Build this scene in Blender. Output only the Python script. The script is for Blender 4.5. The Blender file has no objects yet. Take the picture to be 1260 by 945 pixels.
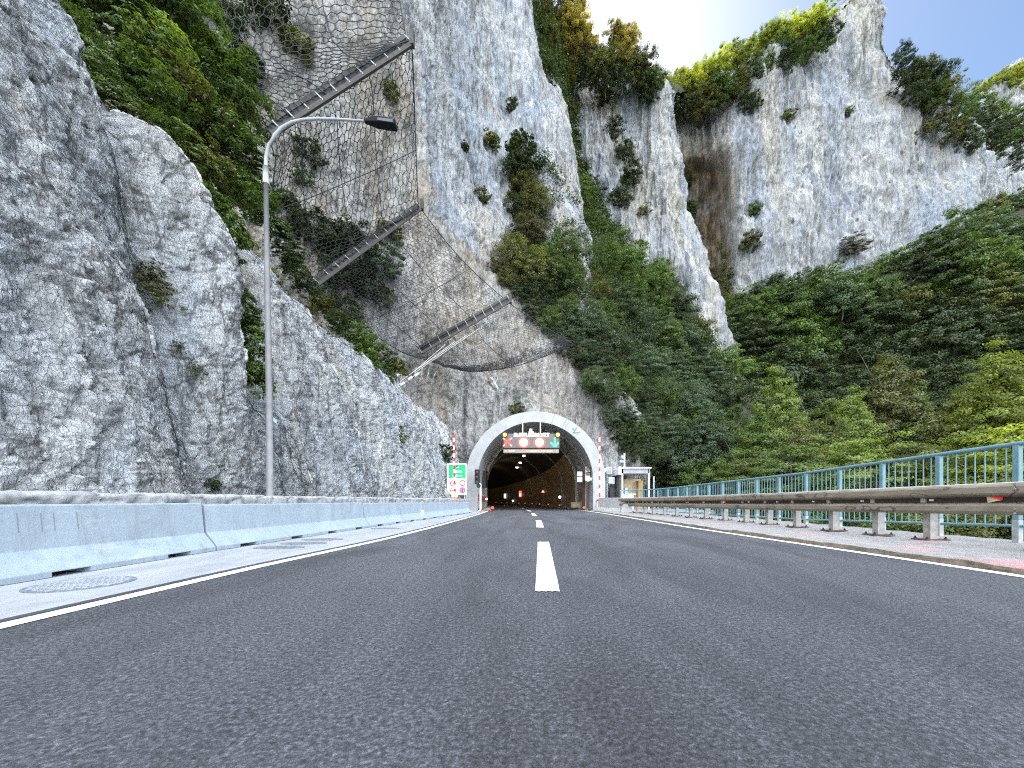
import bpy, math, random
import numpy as np
from mathutils import Vector
random.seed(7); RS = np.random.RandomState(11)
C = bpy.context.scene.collection
F, CX, CY, H = 480.0, 652.0, 615.0, 0.60        # focal length in photo pixels, vanishing point, eye height
def W(px, py, Y): return ((px-CX)/F*Y, Y, H-(py-CY)/F*Y)
def lerp(a, b, t): return a+(b-a)*t
def itp(Y, tab): return float(np.interp(Y, [t[0] for t in tab], [t[1] for t in tab]))

# ------------------------------------------------------------------ numpy noise
_perm = RS.permutation(256).astype(np.int32); PERM = np.concatenate([_perm]*4)
_g = RS.normal(size=(256, 3)); GR = (_g/np.linalg.norm(_g, axis=1)[:, None]).astype(np.float32)
def _h(i, j, k): return PERM[PERM[PERM[i & 255]+(j & 255)]+(k & 255)]
def perlin(P):
    P = np.asarray(P, np.float32); I = np.floor(P).astype(np.int32); f = P-I; u = f*f*f*(f*(f*6-15)+10)
    def c(a, b, d):
        g = GR[_h(I[:, 0]+a, I[:, 1]+b, I[:, 2]+d)]
        return g[:, 0]*(f[:, 0]-a)+g[:, 1]*(f[:, 1]-b)+g[:, 2]*(f[:, 2]-d)
    x = [[lerp(c(0, b, d), c(1, b, d), u[:, 0]) for b in (0, 1)] for d in (0, 1)]
    y = [lerp(x[d][0], x[d][1], u[:, 1]) for d in (0, 1)]
    return lerp(y[0], y[1], u[:, 2])*1.5
def fbm(P, o=4, g=.5):
    P = np.asarray(P, np.float32); s = 0; a = 1
    for i in range(o): s = s+a*perlin(P+17.3*i); P = P*2.03; a *= g
    return s
def ridged(P, o=4, g=.5):
    P = np.asarray(P, np.float32); s = 0; a = 1
    for i in range(o): s = s+a*(1-2*np.abs(perlin(P+9.1*i))); P = P*2.07; a *= g
    return s
_wp = RS.rand(256, 3).astype(np.float32); _wr = RS.rand(256).astype(np.float32)
def worley(P):
    P = np.asarray(P, np.float32); I = np.floor(P).astype(np.int32)
    F1 = np.full(len(P), 9., np.float32); F2 = F1.copy(); R = np.zeros(len(P), np.float32)
    for a in (-1, 0, 1):
        for b in (-1, 0, 1):
            for d in (-1, 0, 1):
                h = _h(I[:, 0]+a, I[:, 1]+b, I[:, 2]+d)
                q = _wp[h]+I+np.array([a, b, d])-P
                D = np.sqrt((q*q).sum(1)); near = D < F1
                F2 = np.where(near, F1, np.minimum(F2, D)); R = np.where(near, _wr[h], R); F1 = np.where(near, D, F1)
    return F1, F2, R

# ------------------------------------------------------------------ mesh helpers
def tag(o, label=None, cat=None, group=None, kind=None):
    if label: o['label'] = label
    if cat: o['category'] = cat
    if group: o['group'] = group
    if kind: o['kind'] = kind
    return o
def npmesh(name, V, Q, mat, smooth=False, attrs=None):
    me = bpy.data.meshes.new(name); V = np.asarray(V, np.float32); Q = np.asarray(Q, np.int32); k = Q.shape[1]
    me.vertices.add(len(V)); me.vertices.foreach_set('co', V.ravel())
    me.loops.add(Q.size); me.loops.foreach_set('vertex_index', Q.ravel())
    me.polygons.add(len(Q)); me.polygons.foreach_set('loop_start', np.arange(len(Q), dtype=np.int32)*k)
    me.polygons.foreach_set('loop_total', np.full(len(Q), k, np.int32))
    if smooth: me.polygons.foreach_set('use_smooth', np.ones(len(Q), bool))
    me.update(calc_edges=True)
    for n, (dom, arr) in (attrs or {}).items():
        a = me.attributes.new(n, 'FLOAT', dom); a.data.foreach_set('value', np.asarray(arr, np.float32))
    me.materials.append(mat); return me
def link(name, me, parent=None):
    o = bpy.data.objects.new(name, me); C.objects.link(o)
    if parent: o.parent = parent
    return o
def empty(name, loc, label, cat, group=None):
    o = bpy.data.objects.new(name, None); C.objects.link(o); o.location = loc; o.empty_display_size = .1
    return tag(o, label, cat, group)
class MB:
    def __init__(s): s.v = []; s.f = []; s.m = []
    def add(s, vs, fs, mi=0):
        b = len(s.v); s.v += [tuple(map(float, v)) for v in vs]; s.f += [[b+i for i in f] for f in fs]; s.m += [mi]*len(fs); return s
    def box(s, x0, x1, y0, y1, z0, z1, mi=0):
        return s.add([(x0,y0,z0),(x1,y0,z0),(x1,y1,z0),(x0,y1,z0),(x0,y0,z1),(x1,y0,z1),(x1,y1,z1),(x0,y1,z1)],
                     [(0,3,2,1),(4,5,6,7),(0,1,5,4),(1,2,6,5),(2,3,7,6),(3,0,4,7)], mi)
    def tube(s, pts, r, n=8, mi=0, cap=True):
        pts = [Vector(p) for p in pts]; rs = r if isinstance(r, (list, tuple)) else [r]*len(pts); rings = []
        for i, p in enumerate(pts):
            d = (pts[min(i+1, len(pts)-1)]-pts[max(i-1, 0)]).normalized()
            a = Vector((0, 0, 1)) if abs(d.z) < .9 else Vector((0, 1, 0))
            u = d.cross(a).normalized(); w = d.cross(u)
            rings.append([p+rs[i]*(math.cos(t)*u+math.sin(t)*w) for t in [2*math.pi*k/n for k in range(n)]])
        vs = [v for R in rings for v in R]; fs = []
        for i in range(len(pts)-1):
            for k in range(n): fs.append((i*n+k, i*n+(k+1) % n, (i+1)*n+(k+1) % n, (i+1)*n+k))
        if cap: fs += [tuple(range(n)), tuple((len(pts)-1)*n+k for k in reversed(range(n)))]
        return s.add(vs, fs, mi)
    def bar(s, a, b, w, h, mi=0):      # rectangular bar a->b
        a = Vector(a); b = Vector(b); d = (b-a).normalized(); up = Vector((0, 0, 1)) if abs(d.z) < .95 else Vector((0, 1, 0))
        u = d.cross(up).normalized()*w/2; v = u.cross(d).normalized()*h/2
        return s.add([a-u-v, a+u-v, a+u+v, a-u+v, b-u-v, b+u-v, b+u+v, b-u+v],
                     [(0,3,2,1),(4,5,6,7),(0,1,5,4),(1,2,6,5),(2,3,7,6),(3,0,4,7)], mi)
    def disc(s, c, r, y0, y1, n=28, mi=0, r2=None):   # disc (or ring if r2) facing -Y
        x, z = c; A = [2*math.pi*k/n for k in range(n)]
        if r2 is None:
            vs = [(x+r*math.cos(a), y0, z+r*math.sin(a)) for a in A]+[(x+r*math.cos(a), y1, z+r*math.sin(a)) for a in A]
            return s.add(vs, [tuple(range(n)), tuple(reversed(range(n, 2*n)))]+[(k, k+n, (k+1) % n+n, (k+1) % n) for k in range(n)], mi)
        vs = []
        for yy in (y0, y1):
            for rr in (r, r2): vs += [(x+rr*math.cos(a), yy, z+rr*math.sin(a)) for a in A]
        fs = []
        for k in range(n):
            q = (k+1) % n; fs += [(k, q, q+n, k+n), (k+2*n, k+3*n, q+3*n, q+2*n), (k, k+2*n, q+2*n, q), (k+n, q+n, q+3*n, k+3*n)]
        return s.add(vs, fs, mi)
    def sheet(s, rows, mi=0):          # grid of points
        n = len(rows[0]); vs = [p for r in rows for p in r]
        return s.add(vs, [(i*n+k, i*n+k+1, (i+1)*n+k+1, (i+1)*n+k) for i in range(len(rows)-1) for k in range(n-1)], mi)
    def extr(s, prof, a, b, mi=0):     # closed profile [(out, z)] extruded a->b (xy points); 'out' is to the right of a->b
        a = Vector((a[0], a[1])); b = Vector((b[0], b[1])); d = (b-a).normalized(); o = Vector((d.y, -d.x)); n = len(prof)
        vs = [(p.x+o.x*q[0], p.y+o.y*q[0], q[1]) for p in (a, b) for q in prof]
        return s.add(vs, [(k, (k+1) % n, (k+1) % n+n, k+n) for k in range(n)]+[tuple(reversed(range(n))), tuple(range(n, 2*n))], mi)
    def build(s, name, mats, parent=None, smooth=False, bevel=0):
        if not isinstance(mats, (list, tuple)): mats = [mats]
        off = parent_world(parent) if parent else (0, 0, 0)
        me = bpy.data.meshes.new(name); me.from_pydata([(v[0]-off[0], v[1]-off[1], v[2]-off[2]) for v in s.v], [], s.f)
        for m in mats: me.materials.append(m)
        me.polygons.foreach_set('material_index', s.m)
        if smooth: me.polygons.foreach_set('use_smooth', [True]*len(s.f))
        me.update(); o = link(name, me, parent)
        if bevel:
            b = o.modifiers.new('bevel', 'BEVEL'); b.width = bevel; b.segments = 2; b.limit_method = 'ANGLE'
        return o
def parent_world(p):
    x = [0, 0, 0]
    while p:
        x = [x[i]+p.location[i] for i in range(3)]; p = p.parent
    return x
def text(name, body, size, loc, mat, parent, align='CENTER'):
    cu = bpy.data.curves.new(name, 'FONT'); cu.body = body; cu.size = size; cu.align_x = align; cu.align_y = 'CENTER'
    cu.extrude = .002; cu.offset = size*.02
    t = bpy.data.objects.new(name, cu); C.objects.link(t)
    dg = bpy.context.evaluated_depsgraph_get(); me = bpy.data.meshes.new_from_object(t.evaluated_get(dg))
    bpy.data.objects.remove(t); me.materials.clear(); me.materials.append(mat)
    o = link(name, me, parent); w = parent_world(parent)
    o.location = [loc[i]-w[i] for i in range(3)]; o.rotation_euler = (math.pi/2, 0, 0); return o

# ------------------------------------------------------------------ materials
def newmat(name):
    m = bpy.data.materials.new(name); m.use_nodes = True; nt = m.node_tree; return m, nt, nt.nodes['Principled BSDF'], nt.nodes, nt.links
def nd(nt, t, **kw):
    n = nt.nodes.new(t)
    for k, v in kw.items():
        if k in n.inputs: n.inputs[k].default_value = v
        else: setattr(n, k, v)
    return n
def ramp(nt, src, stops):
    r = nt.nodes.new('ShaderNodeValToRGB'); cr = r.color_ramp
    while len(cr.elements) < len(stops): cr.elements.new(.5)
    for e, (p, c) in zip(cr.elements, stops):
        e.position = p; e.color = (c, c, c, 1) if isinstance(c, (int, float)) else (*c, 1)
    nt.links.new(src, r.inputs[0]); return r.outputs[0]
def mix(nt, f, a, b, mode='MIX'):
    n = nt.nodes.new('ShaderNodeMix'); n.data_type = 'RGBA'; n.blend_type = mode
    for s, v in ((0, f), (6, a), (7, b)):
        if isinstance(v, (int, float)): n.inputs[s].default_value = v if s == 0 else (v, v, v, 1)
        elif isinstance(v, tuple): n.inputs[s].default_value = (*v, 1)
        else: nt.links.new(v, n.inputs[s])
    return n.outputs[2]
def coords(nt, sc=(1, 1, 1), rot=(0, 0, 0)):
    t = nd(nt, 'ShaderNodeTexCoord'); m = nd(nt, 'ShaderNodeMapping'); m.inputs['Scale'].default_value = sc; m.inputs['Rotation'].default_value = rot
    nt.links.new(t.outputs['Object'], m.inputs[0]); return m.outputs[0]
def noise(nt, vec, scale, det=4, rough=.55, dist=0):
    n = nd(nt, 'ShaderNodeTexNoise', Scale=scale, Detail=det, Roughness=rough, Distortion=dist); nt.links.new(vec, n.inputs['Vector']); return n.outputs['Fac']
def vor(nt, vec, scale, feature='F1', rnd=1):
    n = nd(nt, 'ShaderNodeTexVoronoi', feature=feature, Scale=scale, Randomness=rnd); nt.links.new(vec, n.inputs['Vector']); return n
def bump(nt, b, hgt, strength, dist):
    n = nd(nt, 'ShaderNodeBump', Strength=strength, Distance=dist); nt.links.new(hgt, n.inputs['Height'])
    nt.links.new(n.outputs[0], b.inputs['Normal']); return n
def plain(name, col, rough=.6, metal=0, var=.25, scale=6, bmp=.15, spec=.4, dirt=None, dscale=3):
    m, nt, b, N, L = newmat(name); v = coords(nt)
    n = noise(nt, v, scale, 6, .6); lo = tuple(c*(1-var) for c in col); hi = tuple(min(1, c*(1+var*.6)) for c in col)
    c = ramp(nt, n, [(.3, lo), (.7, hi)])
    if dirt:
        d = ramp(nt, noise(nt, v, dscale, 7, .65, .4), [(.5, 0), (.68, 1)]); c = mix(nt, d, c, dirt)
    L.new(c, b.inputs['Base Color']); b.inputs['Roughness'].default_value = rough; b.inputs['Metallic'].default_value = metal
    b.inputs['Specular IOR Level'].default_value = spec
    if bmp: bump(nt, b, noise(nt, v, scale*8, 5, .6), bmp, .01)
    return m
def emis(name, col, s, base=(.02, .02, .02)):
    m, nt, b, N, L = newmat(name); b.inputs['Base Color'].default_value = (*base, 1); b.inputs['Emission Color'].default_value = (*col, 1); b.inputs['Emission Strength'].default_value = s; return m

def rockmat(name, s, light, grey, warm, dark, warm_amt=.5, grey_amt=1., streak=.8, crack=.6, holes=.3, vs=.08, mot=.8, wsc=.05, ochre=(.25, .185, .105), zc=.35, e2s=2.1):
    """weathered limestone: s = feature size in metres; mineral and lichen colours, cave shade painted in the dark ochre"""
    m, nt, b, N, L = newmat(name); v = coords(nt); k = 1/s; vv = coords(nt, (1, 1, vs)); v3 = coords(nt, (1, 1, zc))
    c = mix(nt, ramp(nt, noise(nt, v3, k*.14, 6, .62, .6), [(.38, 0), (.60, grey_amt)]), light, grey)
    c = mix(nt, ramp(nt, noise(nt, v3, k*wsc, 7, .68, 1.2), [(.46, 0), (.64, warm_amt)]), c, warm)
    # mineral run-off streaks: white calcite, blue-grey and dark algae
    sa = noise(nt, vv, k*.55, 8, .62, .25); zone = ramp(nt, noise(nt, v, k*.06, 4, .6), [(.36, .25), (.62, 1)])
    c = mix(nt, mix(nt, 1., ramp(nt, sa, [(.30, streak*.8), (.44, 0)]), zone, 'MULTIPLY'), c, (.70, .69, .64))
    c = mix(nt, mix(nt, 1., ramp(nt, sa, [(.54, 0), (.64, streak*.75)]), zone, 'MULTIPLY'), c, tuple(x*.55 for x in grey))
    sb = noise(nt, vv, k*1.6, 7, .65, .2); c = mix(nt, mix(nt, 1., ramp(nt, sb, [(.56, 0), (.68, streak)]), zone, 'MULTIPLY'), c, dark)
    mo = ramp(nt, noise(nt, v3, k*1.5, 8, .78, .8), [(.33, .30), (.47, .92), (.66, 1.3)]); c = mix(nt, mot, c, mo, 'MULTIPLY')
    wv = nd(nt, 'ShaderNodeVectorMath', operation='MULTIPLY_ADD'); nn = nd(nt, 'ShaderNodeTexNoise', Scale=k*.8, Detail=6, Roughness=.7)
    L.new(v3, nn.inputs['Vector']); L.new(nn.outputs['Color'], wv.inputs[0]); wv.inputs[1].default_value = (s*2.2,)*3; L.new(v3, wv.inputs[2])
    e = vor(nt, wv.outputs[0], k*.5, 'DISTANCE_TO_EDGE'); gate = ramp(nt, noise(nt, v, k*.35, 3), [(.38, 0), (.52, 1)])
    ck = mix(nt, 1., ramp(nt, e.outputs['Distance'], [(.0, crack), (.03, crack*.6), (.085, 0)]), gate, 'MULTIPLY'); c = mix(nt, ck, c, (.05, .047, .045))
    e2 = vor(nt, wv.outputs[0], k*e2s, 'DISTANCE_TO_EDGE'); ck2 = ramp(nt, e2.outputs['Distance'], [(.0, crack*.8), (.10, 0)]); c = mix(nt, mix(nt, 1., ck2, ramp(nt, noise(nt, v, k*.7, 3), [(.40, 0), (.55, 1)]), 'MULTIPLY'), c, (.06, .06, .06))
    hf = vor(nt, coords(nt, (1, 1, .45)), k*.45, 'F1'); hs_ = mix(nt, 1., ramp(nt, hf.outputs['Distance'], [(.10, holes), (.2, 0)]), ramp(nt, noise(nt, v, k*.2, 3), [(.5, 0), (.55, 1)]), 'MULTIPLY'); c = mix(nt, hs_, c, (.05, .045, .03))
    at = nd(nt, 'ShaderNodeAttribute', attribute_name='ochre'); oc = mix(nt, ramp(nt, noise(nt, coords(nt, (1, 1, .2)), k*.5, 8, .75), [(.36, 0), (.54, 1)]), ochre, tuple(x*.24 for x in ochre))  # cave rock's own ochre; its dark part puts the hollow's shade into colour
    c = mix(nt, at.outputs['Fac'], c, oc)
    L.new(c, b.inputs['Base Color']); b.inputs['Roughness'].default_value = .95; b.inputs['Specular IOR Level'].default_value = .12
    hgt = mix(nt, .6, mo, ramp(nt, e2.outputs['Distance'], [(0, 0), (.3, 1)]), 'MULTIPLY'); bump(nt, b, hgt, 1., s*.22); return m

def leafmat(name, col, alt, tr=.3):
    m, nt, b, N, L = newmat(name)
    a = nd(nt, 'ShaderNodeAttribute', attribute_name='tone'); oi = nd(nt, 'ShaderNodeObjectInfo')
    c = mix(nt, ramp(nt, a.outputs['Fac'], [(.1, 0), (.95, 1)]), col, alt)
    g = ramp(nt, oi.outputs['Random'], [(0, .72), (1, 1.3)]); c = mix(nt, 1., c, g, 'MULTIPLY')
    L.new(c, b.inputs['Base Color']); b.inputs['Roughness'].default_value = .55; b.inputs['Specular IOR Level'].default_value = .35
    t = nd(nt, 'ShaderNodeBsdfTranslucent'); tc = mix(nt, 1., c, (1.5, 1.6, .5), 'MULTIPLY'); L.new(tc, t.inputs['Color'])
    ms = nd(nt, 'ShaderNodeMixShader'); ms.inputs[0].default_value = tr; L.new(b.outputs[0], ms.inputs[1]); L.new(t.outputs[0], ms.inputs[2])
    L.new(ms.outputs[0], N['Material Output'].inputs['Surface']); return m

M = {}
M['rock_near'] = rockmat('rock_near', .2, (.66, .66, .635), (.48, .53, .58), (.48, .44, .37), (.15, .165, .185), .35, .85, .6, .75, .25, vs=.13, wsc=.09, mot=.45, zc=.3, e2s=1.5)
M['rock_net'] = rockmat('rock_net', .34, (.50, .49, .46), (.27, .275, .27), (.37, .30, .22), (.09, .08, .07), .7, .85, .95, .5, .4, vs=.05, wsc=.09, zc=.22, mot=.75)
M['rock_white'] = rockmat('rock_white', .5, (.50, .505, .495), (.30, .34, .39), (.46, .38, .27), (.085, .09, .095), .6, .9, .9, .5, .5, vs=.045, wsc=.09, zc=.16, mot=.75)
M['rock_far'] = rockmat('rock_far', .9, (.45, .45, .435), (.26, .30, .355), (.43, .385, .28), (.075, .08, .09), .6, .85, .9, .45, .8, vs=.035, wsc=.09, zc=.13, mot=.75)
LM = {
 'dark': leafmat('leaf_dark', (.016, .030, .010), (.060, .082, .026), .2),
 'mid': leafmat('leaf_mid', (.032, .062, .015), (.115, .165, .040), .28),
 'blue': leafmat('leaf_blue', (.034, .060, .030), (.11, .155, .080), .22),
 'olive': leafmat('leaf_olive', (.055, .060, .016), (.16, .165, .048), .25),
 'lime': leafmat('leaf_lime', (.065, .095, .02), (.20, .25, .065), .35),
 'yellow': leafmat('leaf_yellow', (.10, .13, .02), (.29, .32, .06), .42),
 'brown': leafmat('leaf_brown', (.040, .036, .018), (.115, .10, .048), .25),
 'bright': leafmat('leaf_sunlit', (.14, .16, .02), (.42, .42, .08), .5),  # sunlight on crest and far ridge shrubs put into the leaf colour
 'backlit_gold': leafmat('leaf_backlit_gold', (.13, .10, .03), (.34, .27, .09), .5),  # backlight near the sun put into the ridge trees' leaf colour
 'red': leafmat('leaf_red', (.07, .03, .018), (.20, .075, .05), .2),
}
M['bark'] = plain('bark', (.10, .08, .06), .9, var=.4)
M['soil'] = plain('soil', (.026, .028, .014), .95, var=.6, scale=1.5)

# ------------------------------------------------------------------ surfaces through control points
def cr_interp(G, nu, nv):
    G = np.array(G, float)                          # rows x cols x 3
    def cr(A, n):
        m = len(A); t = np.linspace(0, m-1, n); i = np.minimum(t.astype(int), m-2); f = (t-i)[:, None, None]
        g = lambda k: A[np.clip(i+k, 0, m-1)]
        p0, p1, p2, p3 = g(-1), g(0), g(1), g(2)
        return .5*((2*p1)+(-p0+p2)*f+(2*p0-5*p1+4*p2-p3)*f**2+(-p0+3*p1-3*p2+p3)*f**3)
    A = cr(G, nv); return cr(A.transpose(1, 0, 2), nu).transpose(1, 0, 2)
def gnormals(P):
    du = np.gradient(P, axis=1); dv = np.gradient(P, axis=0); n = np.cross(du, dv)
    n /= np.linalg.norm(n, axis=2)[:, :, None]+1e-9
    return n
def blur(P, k):
    for _ in range(k):
        P = np.concatenate([P[:1], (P[:-2]+2*P[1:-1]+P[2:])/4, P[-1:]], 0)
        P = np.concatenate([P[:, :1], (P[:, :-2]+2*P[:, 1:-1]+P[:, 2:])/4, P[:, -1:]], 1)
    return P
def rockdisp(P, big=(3, .4), flute=(1, 6, .2), block=(.5, .1, .06), fine=(.1, .03)):
    warp = np.stack([fbm(P/block[0]*.7+k*31, 3) for k in range(3)], 1)
    d = big[1]*fbm(P/big[0], 4)
    q = P/flute[0]; q = q*np.array([1, 1, 1/flute[1]], np.float32); d = d+flute[2]*(ridged(q+warp*.12, 3)-.6)
    zs = flute[3] if len(flute) > 3 else .75
    F1, F2, R = worley(P/block[0]*np.array([1, 1, zs])+warp*.45)
    d = d+block[1]*(R-.5)-block[2]*np.exp(-(F2-F1)/.09)
    F1, F2, R = worley(P*np.array([1, 1, min(1, zs*1.5)])/block[0]*2.6+warp*.8+5); d = d+block[1]*.35*(R-.5)-block[2]*.5*np.exp(-(F2-F1)/.12)
    d = d+fine[1]*fbm(P/fine[0], 4, .6)
    return d
SURF = {}
def hit2(px, py, names=('hillside', 'cliff')):
    best = None
    for n_ in names:
        S_ = SURF[n_]; d = ((S_['S']-np.array([px, py]))**2).sum(-1); ok = (d < 30) & (S_['P'][..., 1] > 5)
        if ok.any():
            yy = np.where(ok, S_['P'][..., 1], 1e9); i = np.unravel_index(np.argmin(yy), yy.shape)
            if best is None or yy[i] < best[0][1]: best = (S_['P'][i], S_['N'][i], 0)
    return best or hit(names[0], px, py)
def screen(P): return np.stack([CX+P[..., 0]/P[..., 1]*F, CY-(P[..., 2]-H)/P[..., 1]*F], -1)
def surface(name, ctrl, nu, nv, mat, disp=None, world=False, cut=None, extra=None, ochre=None, smooth=True, label=None, flip=False):
    G = [[(p if world else W(*p)) for p in r] for r in ctrl]
    P = cr_interp(G, nu, nv); n = gnormals(P)
    tc = np.array([0, 0, H])-P
    if (n*tc).sum() < 0: n = -n; flip = not flip
    Pf = P.reshape(-1, 3); d = np.zeros(len(Pf))
    if disp: d = rockdisp(Pf.astype(np.float32), **disp)
    if extra is not None: d = d+extra(P).ravel()
    D = Pf+blur(n, 6).reshape(-1, 3)*d[:, None]; D = D.reshape(P.shape)
    idx = np.arange(nu*nv).reshape(nv, nu)
    Q = np.stack([idx[:-1, :-1], idx[:-1, 1:], idx[1:, 1:], idx[1:, :-1]], -1).reshape(-1, 4)
    if flip: Q = Q[:, ::-1]
    if cut is not None: Q = Q[~cut(D.reshape(-1, 3)[Q].mean(1))]
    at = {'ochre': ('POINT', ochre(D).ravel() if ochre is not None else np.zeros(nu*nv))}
    o = link(name, npmesh(name, D.reshape(-1, 3), Q, mat, smooth, at)); tag(o, kind='structure')
    N2 = gnormals(blur(D, 4)); s = np.sign((N2*(np.array([0, 0, H])-D)).sum(-1))[..., None]
    SURF[name] = dict(P=D, N=N2*np.where(s == 0, 1, s), S=screen(D)); return o
def hit(surf, px, py):
    S = SURF[surf]; d = ((S['S']-np.array([px, py]))**2).sum(-1)+np.where(S['P'][..., 1] < 1, 1e9, 0)
    i = np.unravel_index(np.argmin(d), d.shape); return S['P'][i], S['N'][i], math.sqrt(d[i])

# ------------------------------------------------------------------ ROAD, VERGES
CT = [(-60, -1.4), (-10, -.35), (0, .0), (2, .08), (2.6, .117), (5.5, .19), (8.4, .22), (11, .25), (13, .22), (17, .13), (20.7, 0), (24, -.25)]
def cxy(Y): return itp(Y, CT) if Y <= 24 else -.25-.06*(Y-24)-.0054*(Y-24)**2
LT = [(-60, -4.1), (-10, -2.95), (1.9, -2.56), (3.4, -2.50), (5.7, -2.28), (7.8, -2.2), (14.2, -2.15), (24, -2.35)]
def lx(Y): return itp(Y, LT) if Y <= 24 else cxy(Y)-2.1
RT = [(-60, 4.2), (-10, 4.15), (3.1, 3.90), (5.45, 3.72), (8.2, 3.52), (18, 3.28), (23.2, 3.0), (24, 2.95)]
def rx(Y): return itp(Y, RT) if Y <= 24 else cxy(Y)+3.2
BT = [(-60, -5.6), (-10, -4.0), (0, -3.6), (2.6, -3.58), (5, -3.62), (6.9, -3.52), (10.5, -3.2), (14, -2.9), (17.8, -2.62), (22, -2.8), (24, -3.)]
def bx(Y): return itp(Y, BT) if Y <= 24 else cxy(Y)-2.75
YS = [-60, -40, -20]+[-10+i for i in range(34)]+[24+2*i for i in range(33)]
YSf = sorted(set(YS+[i*.5 for i in range(48)]))

m, nt, b, N, L = newmat('asphalt'); v = coords(nt)
g = vor(nt, v, 105); gn = noise(nt, v, 62, 4, .75, .3); sp = mix(nt, 1., ramp(nt, gn, [(.34, .020), (.5, .066), (.66, .142)]), ramp(nt, g.outputs['Distance'], [(.1, 1.2), (.6, .72)]), 'MULTIPLY')
lg = ramp(nt, noise(nt, coords(nt, (1, .22, 1)), 1.3, 8, .68, .6), [(.33, .66), (.67, 1.45)]); fn = ramp(nt, noise(nt, v, 42, 6, .8), [(.3, .5), (.7, 1.55)])
c = mix(nt, 1., sp, lg, 'MULTIPLY'); c = mix(nt, 1., c, fn, 'MULTIPLY'); c = mix(nt, 1., c, (.97, 1.0, 1.12), 'MULTIPLY')
wh = ramp(nt, noise(nt, coords(nt, (1.6, .5, 1)), 3.2, 8, .75, 1.2), [(.66, 0), (.76, .35)]); c = mix(nt, wh, c, (.16, .16, .17))
L.new(c, b.inputs['Base Color']); L.new(ramp(nt, noise(nt, coords(nt, (1, .15, 1)), 1.8, 6, .6), [(.35, .55), (.65, .8)]), b.inputs['Roughness']); b.inputs['Specular IOR Level'].default_value = .5
hh = mix(nt, .5, gn, fn); bump(nt, b, hh, 1., .012); M['asphalt'] = m

mb = MB(); mb.sheet([[(lx(y)-.03, y, 0), (lerp(lx(y), rx(y), .33), y, 0), (lerp(lx(y), rx(y), .66), y, 0), (rx(y)+.13, y, 0)] for y in YSf])
tag(mb.build('road', M['asphalt']), kind='structure')
m, nt, b, N, L = newmat('line_paint'); v = coords(nt)
wn = ramp(nt, noise(nt, v, 26, 6, .7), [(.3, .52), (.62, .82)]); w2 = ramp(nt, noise(nt, coords(nt, (1, .3, 1)), 9, 7, .75, .6), [(.66, 0), (.8, .5)])
L.new(mix(nt, w2, wn, (.2, .2, .21)), b.inputs['Base Color']); b.inputs['Roughness'].default_value = .6; bump(nt, b, noise(nt, v, 90, 3), .5, .006); M['line'] = m
def ribbon(name, f0, f1, z, mat, ys, parent=None):
    mb = MB(); mb.sheet([[(f0(y), y, z), (f1(y), y, z)] for y in ys]); return mb.build(name, mat, parent)
tag(ribbon('edge_line', lx, lambda y: lx(y)+.115, .004, M['line'], YSf), kind='structure')
tag(ribbon('edge_line', lambda y: rx(y)-.115, rx, .004, M['line'], YSf), kind='structure')
for k in range(-2, 9):                                   # centre dashes, each with raised ribs
    y0 = 2.555+6*(k) if k < 1 else 2.5+5.85*k
    y0 = 2.555+5.85*k; y1 = y0+2.98
    mb = MB(); n = 12
    rows = [[(cxy(y)+dx, y, .004) for dx in (-.08, .08)] for y in np.linspace(y0, y1, n)]; mb.sheet(rows)
    for j in range(8):                                   # thermoplastic profile ribs
        xo = -.073+j*.0209
        mb.sheet([[(cxy(y)+xo+a, y, z) for a, z in ((-.0055, .0045), (-.003, .0085), (.003, .0085), (.0055, .0045))] for y in np.linspace(y0-.02-.01*(j % 2), y1-.15, n)])
    tag(mb.build('centre_dash', M['line']), kind='structure')
# concrete gutter on the left
m, nt, b, N, L = newmat('gutter_concrete'); v = coords(nt)
c = ramp(nt, noise(nt, coords(nt, (1, .35, 1)), 3.5, 8, .7, .5), [(.3, (.22, .235, .25)), (.55, (.31, .325, .34)), (.75, (.38, .39, .40))])
c = mix(nt, ramp(nt, noise(nt, v, 30, 5, .7), [(.6, 0), (.75, .5)]), c, (.25, .25, .26))
L.new(c, b.inputs['Base Color']); b.inputs['Roughness'].default_value = .85; bump(nt, b, noise(nt, v, 40, 6, .7), .5, .01); M['gutter'] = m
m, nt, b, N, L = newmat('barrier_concrete'); v = coords(nt)
c = ramp(nt, noise(nt, v, 2.4, 6, .65), [(.3, (.235, .285, .325)), (.7, (.30, .36, .40))])
c = mix(nt, ramp(nt, noise(nt, coords(nt, (1, 1, .12)), 9, 7, .7, .4), [(.50, 0), (.68, .55)]), c, (.17, .20, .215)); c = mix(nt, ramp(nt, noise(nt, coords(nt, (.2, .2, 1)), 8, 8, .75, .5), [(.56, 0), (.66, .55)]), c, (.36, .40, .42))
c = mix(nt, ramp(nt, noise(nt, v, 34, 7, .8), [(.60, 0), (.70, .6)]), c, (.13, .14, .14)); c = mix(nt, ramp(nt, noise(nt, v, 1.3, 8, .8, 1.), [(.56, 0), (.62, .35)]), c, (.20, .20, .18))
L.new(c, b.inputs['Base Color']); b.inputs['Roughness'].default_value = .85; bump(nt, b, noise(nt, v, 28, 8, .75), .5, .012); M['barrier'] = m
M['concrete'] = plain('concrete', (.42, .42, .41), .85, var=.25, scale=3, bmp=.3, dirt=(.27, .26, .25))
mb = MB(); mb.sheet([[(min(bx(y), -2.6)-1.6, y, .012), (bx(y)-.2, y, .012), (lx(y)-.05, y, .012), (lx(y)-.065, y, -.01)] for y in YSf if y <= 23])
tag(mb.build('gutter', M['gutter']), kind='structure')
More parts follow.
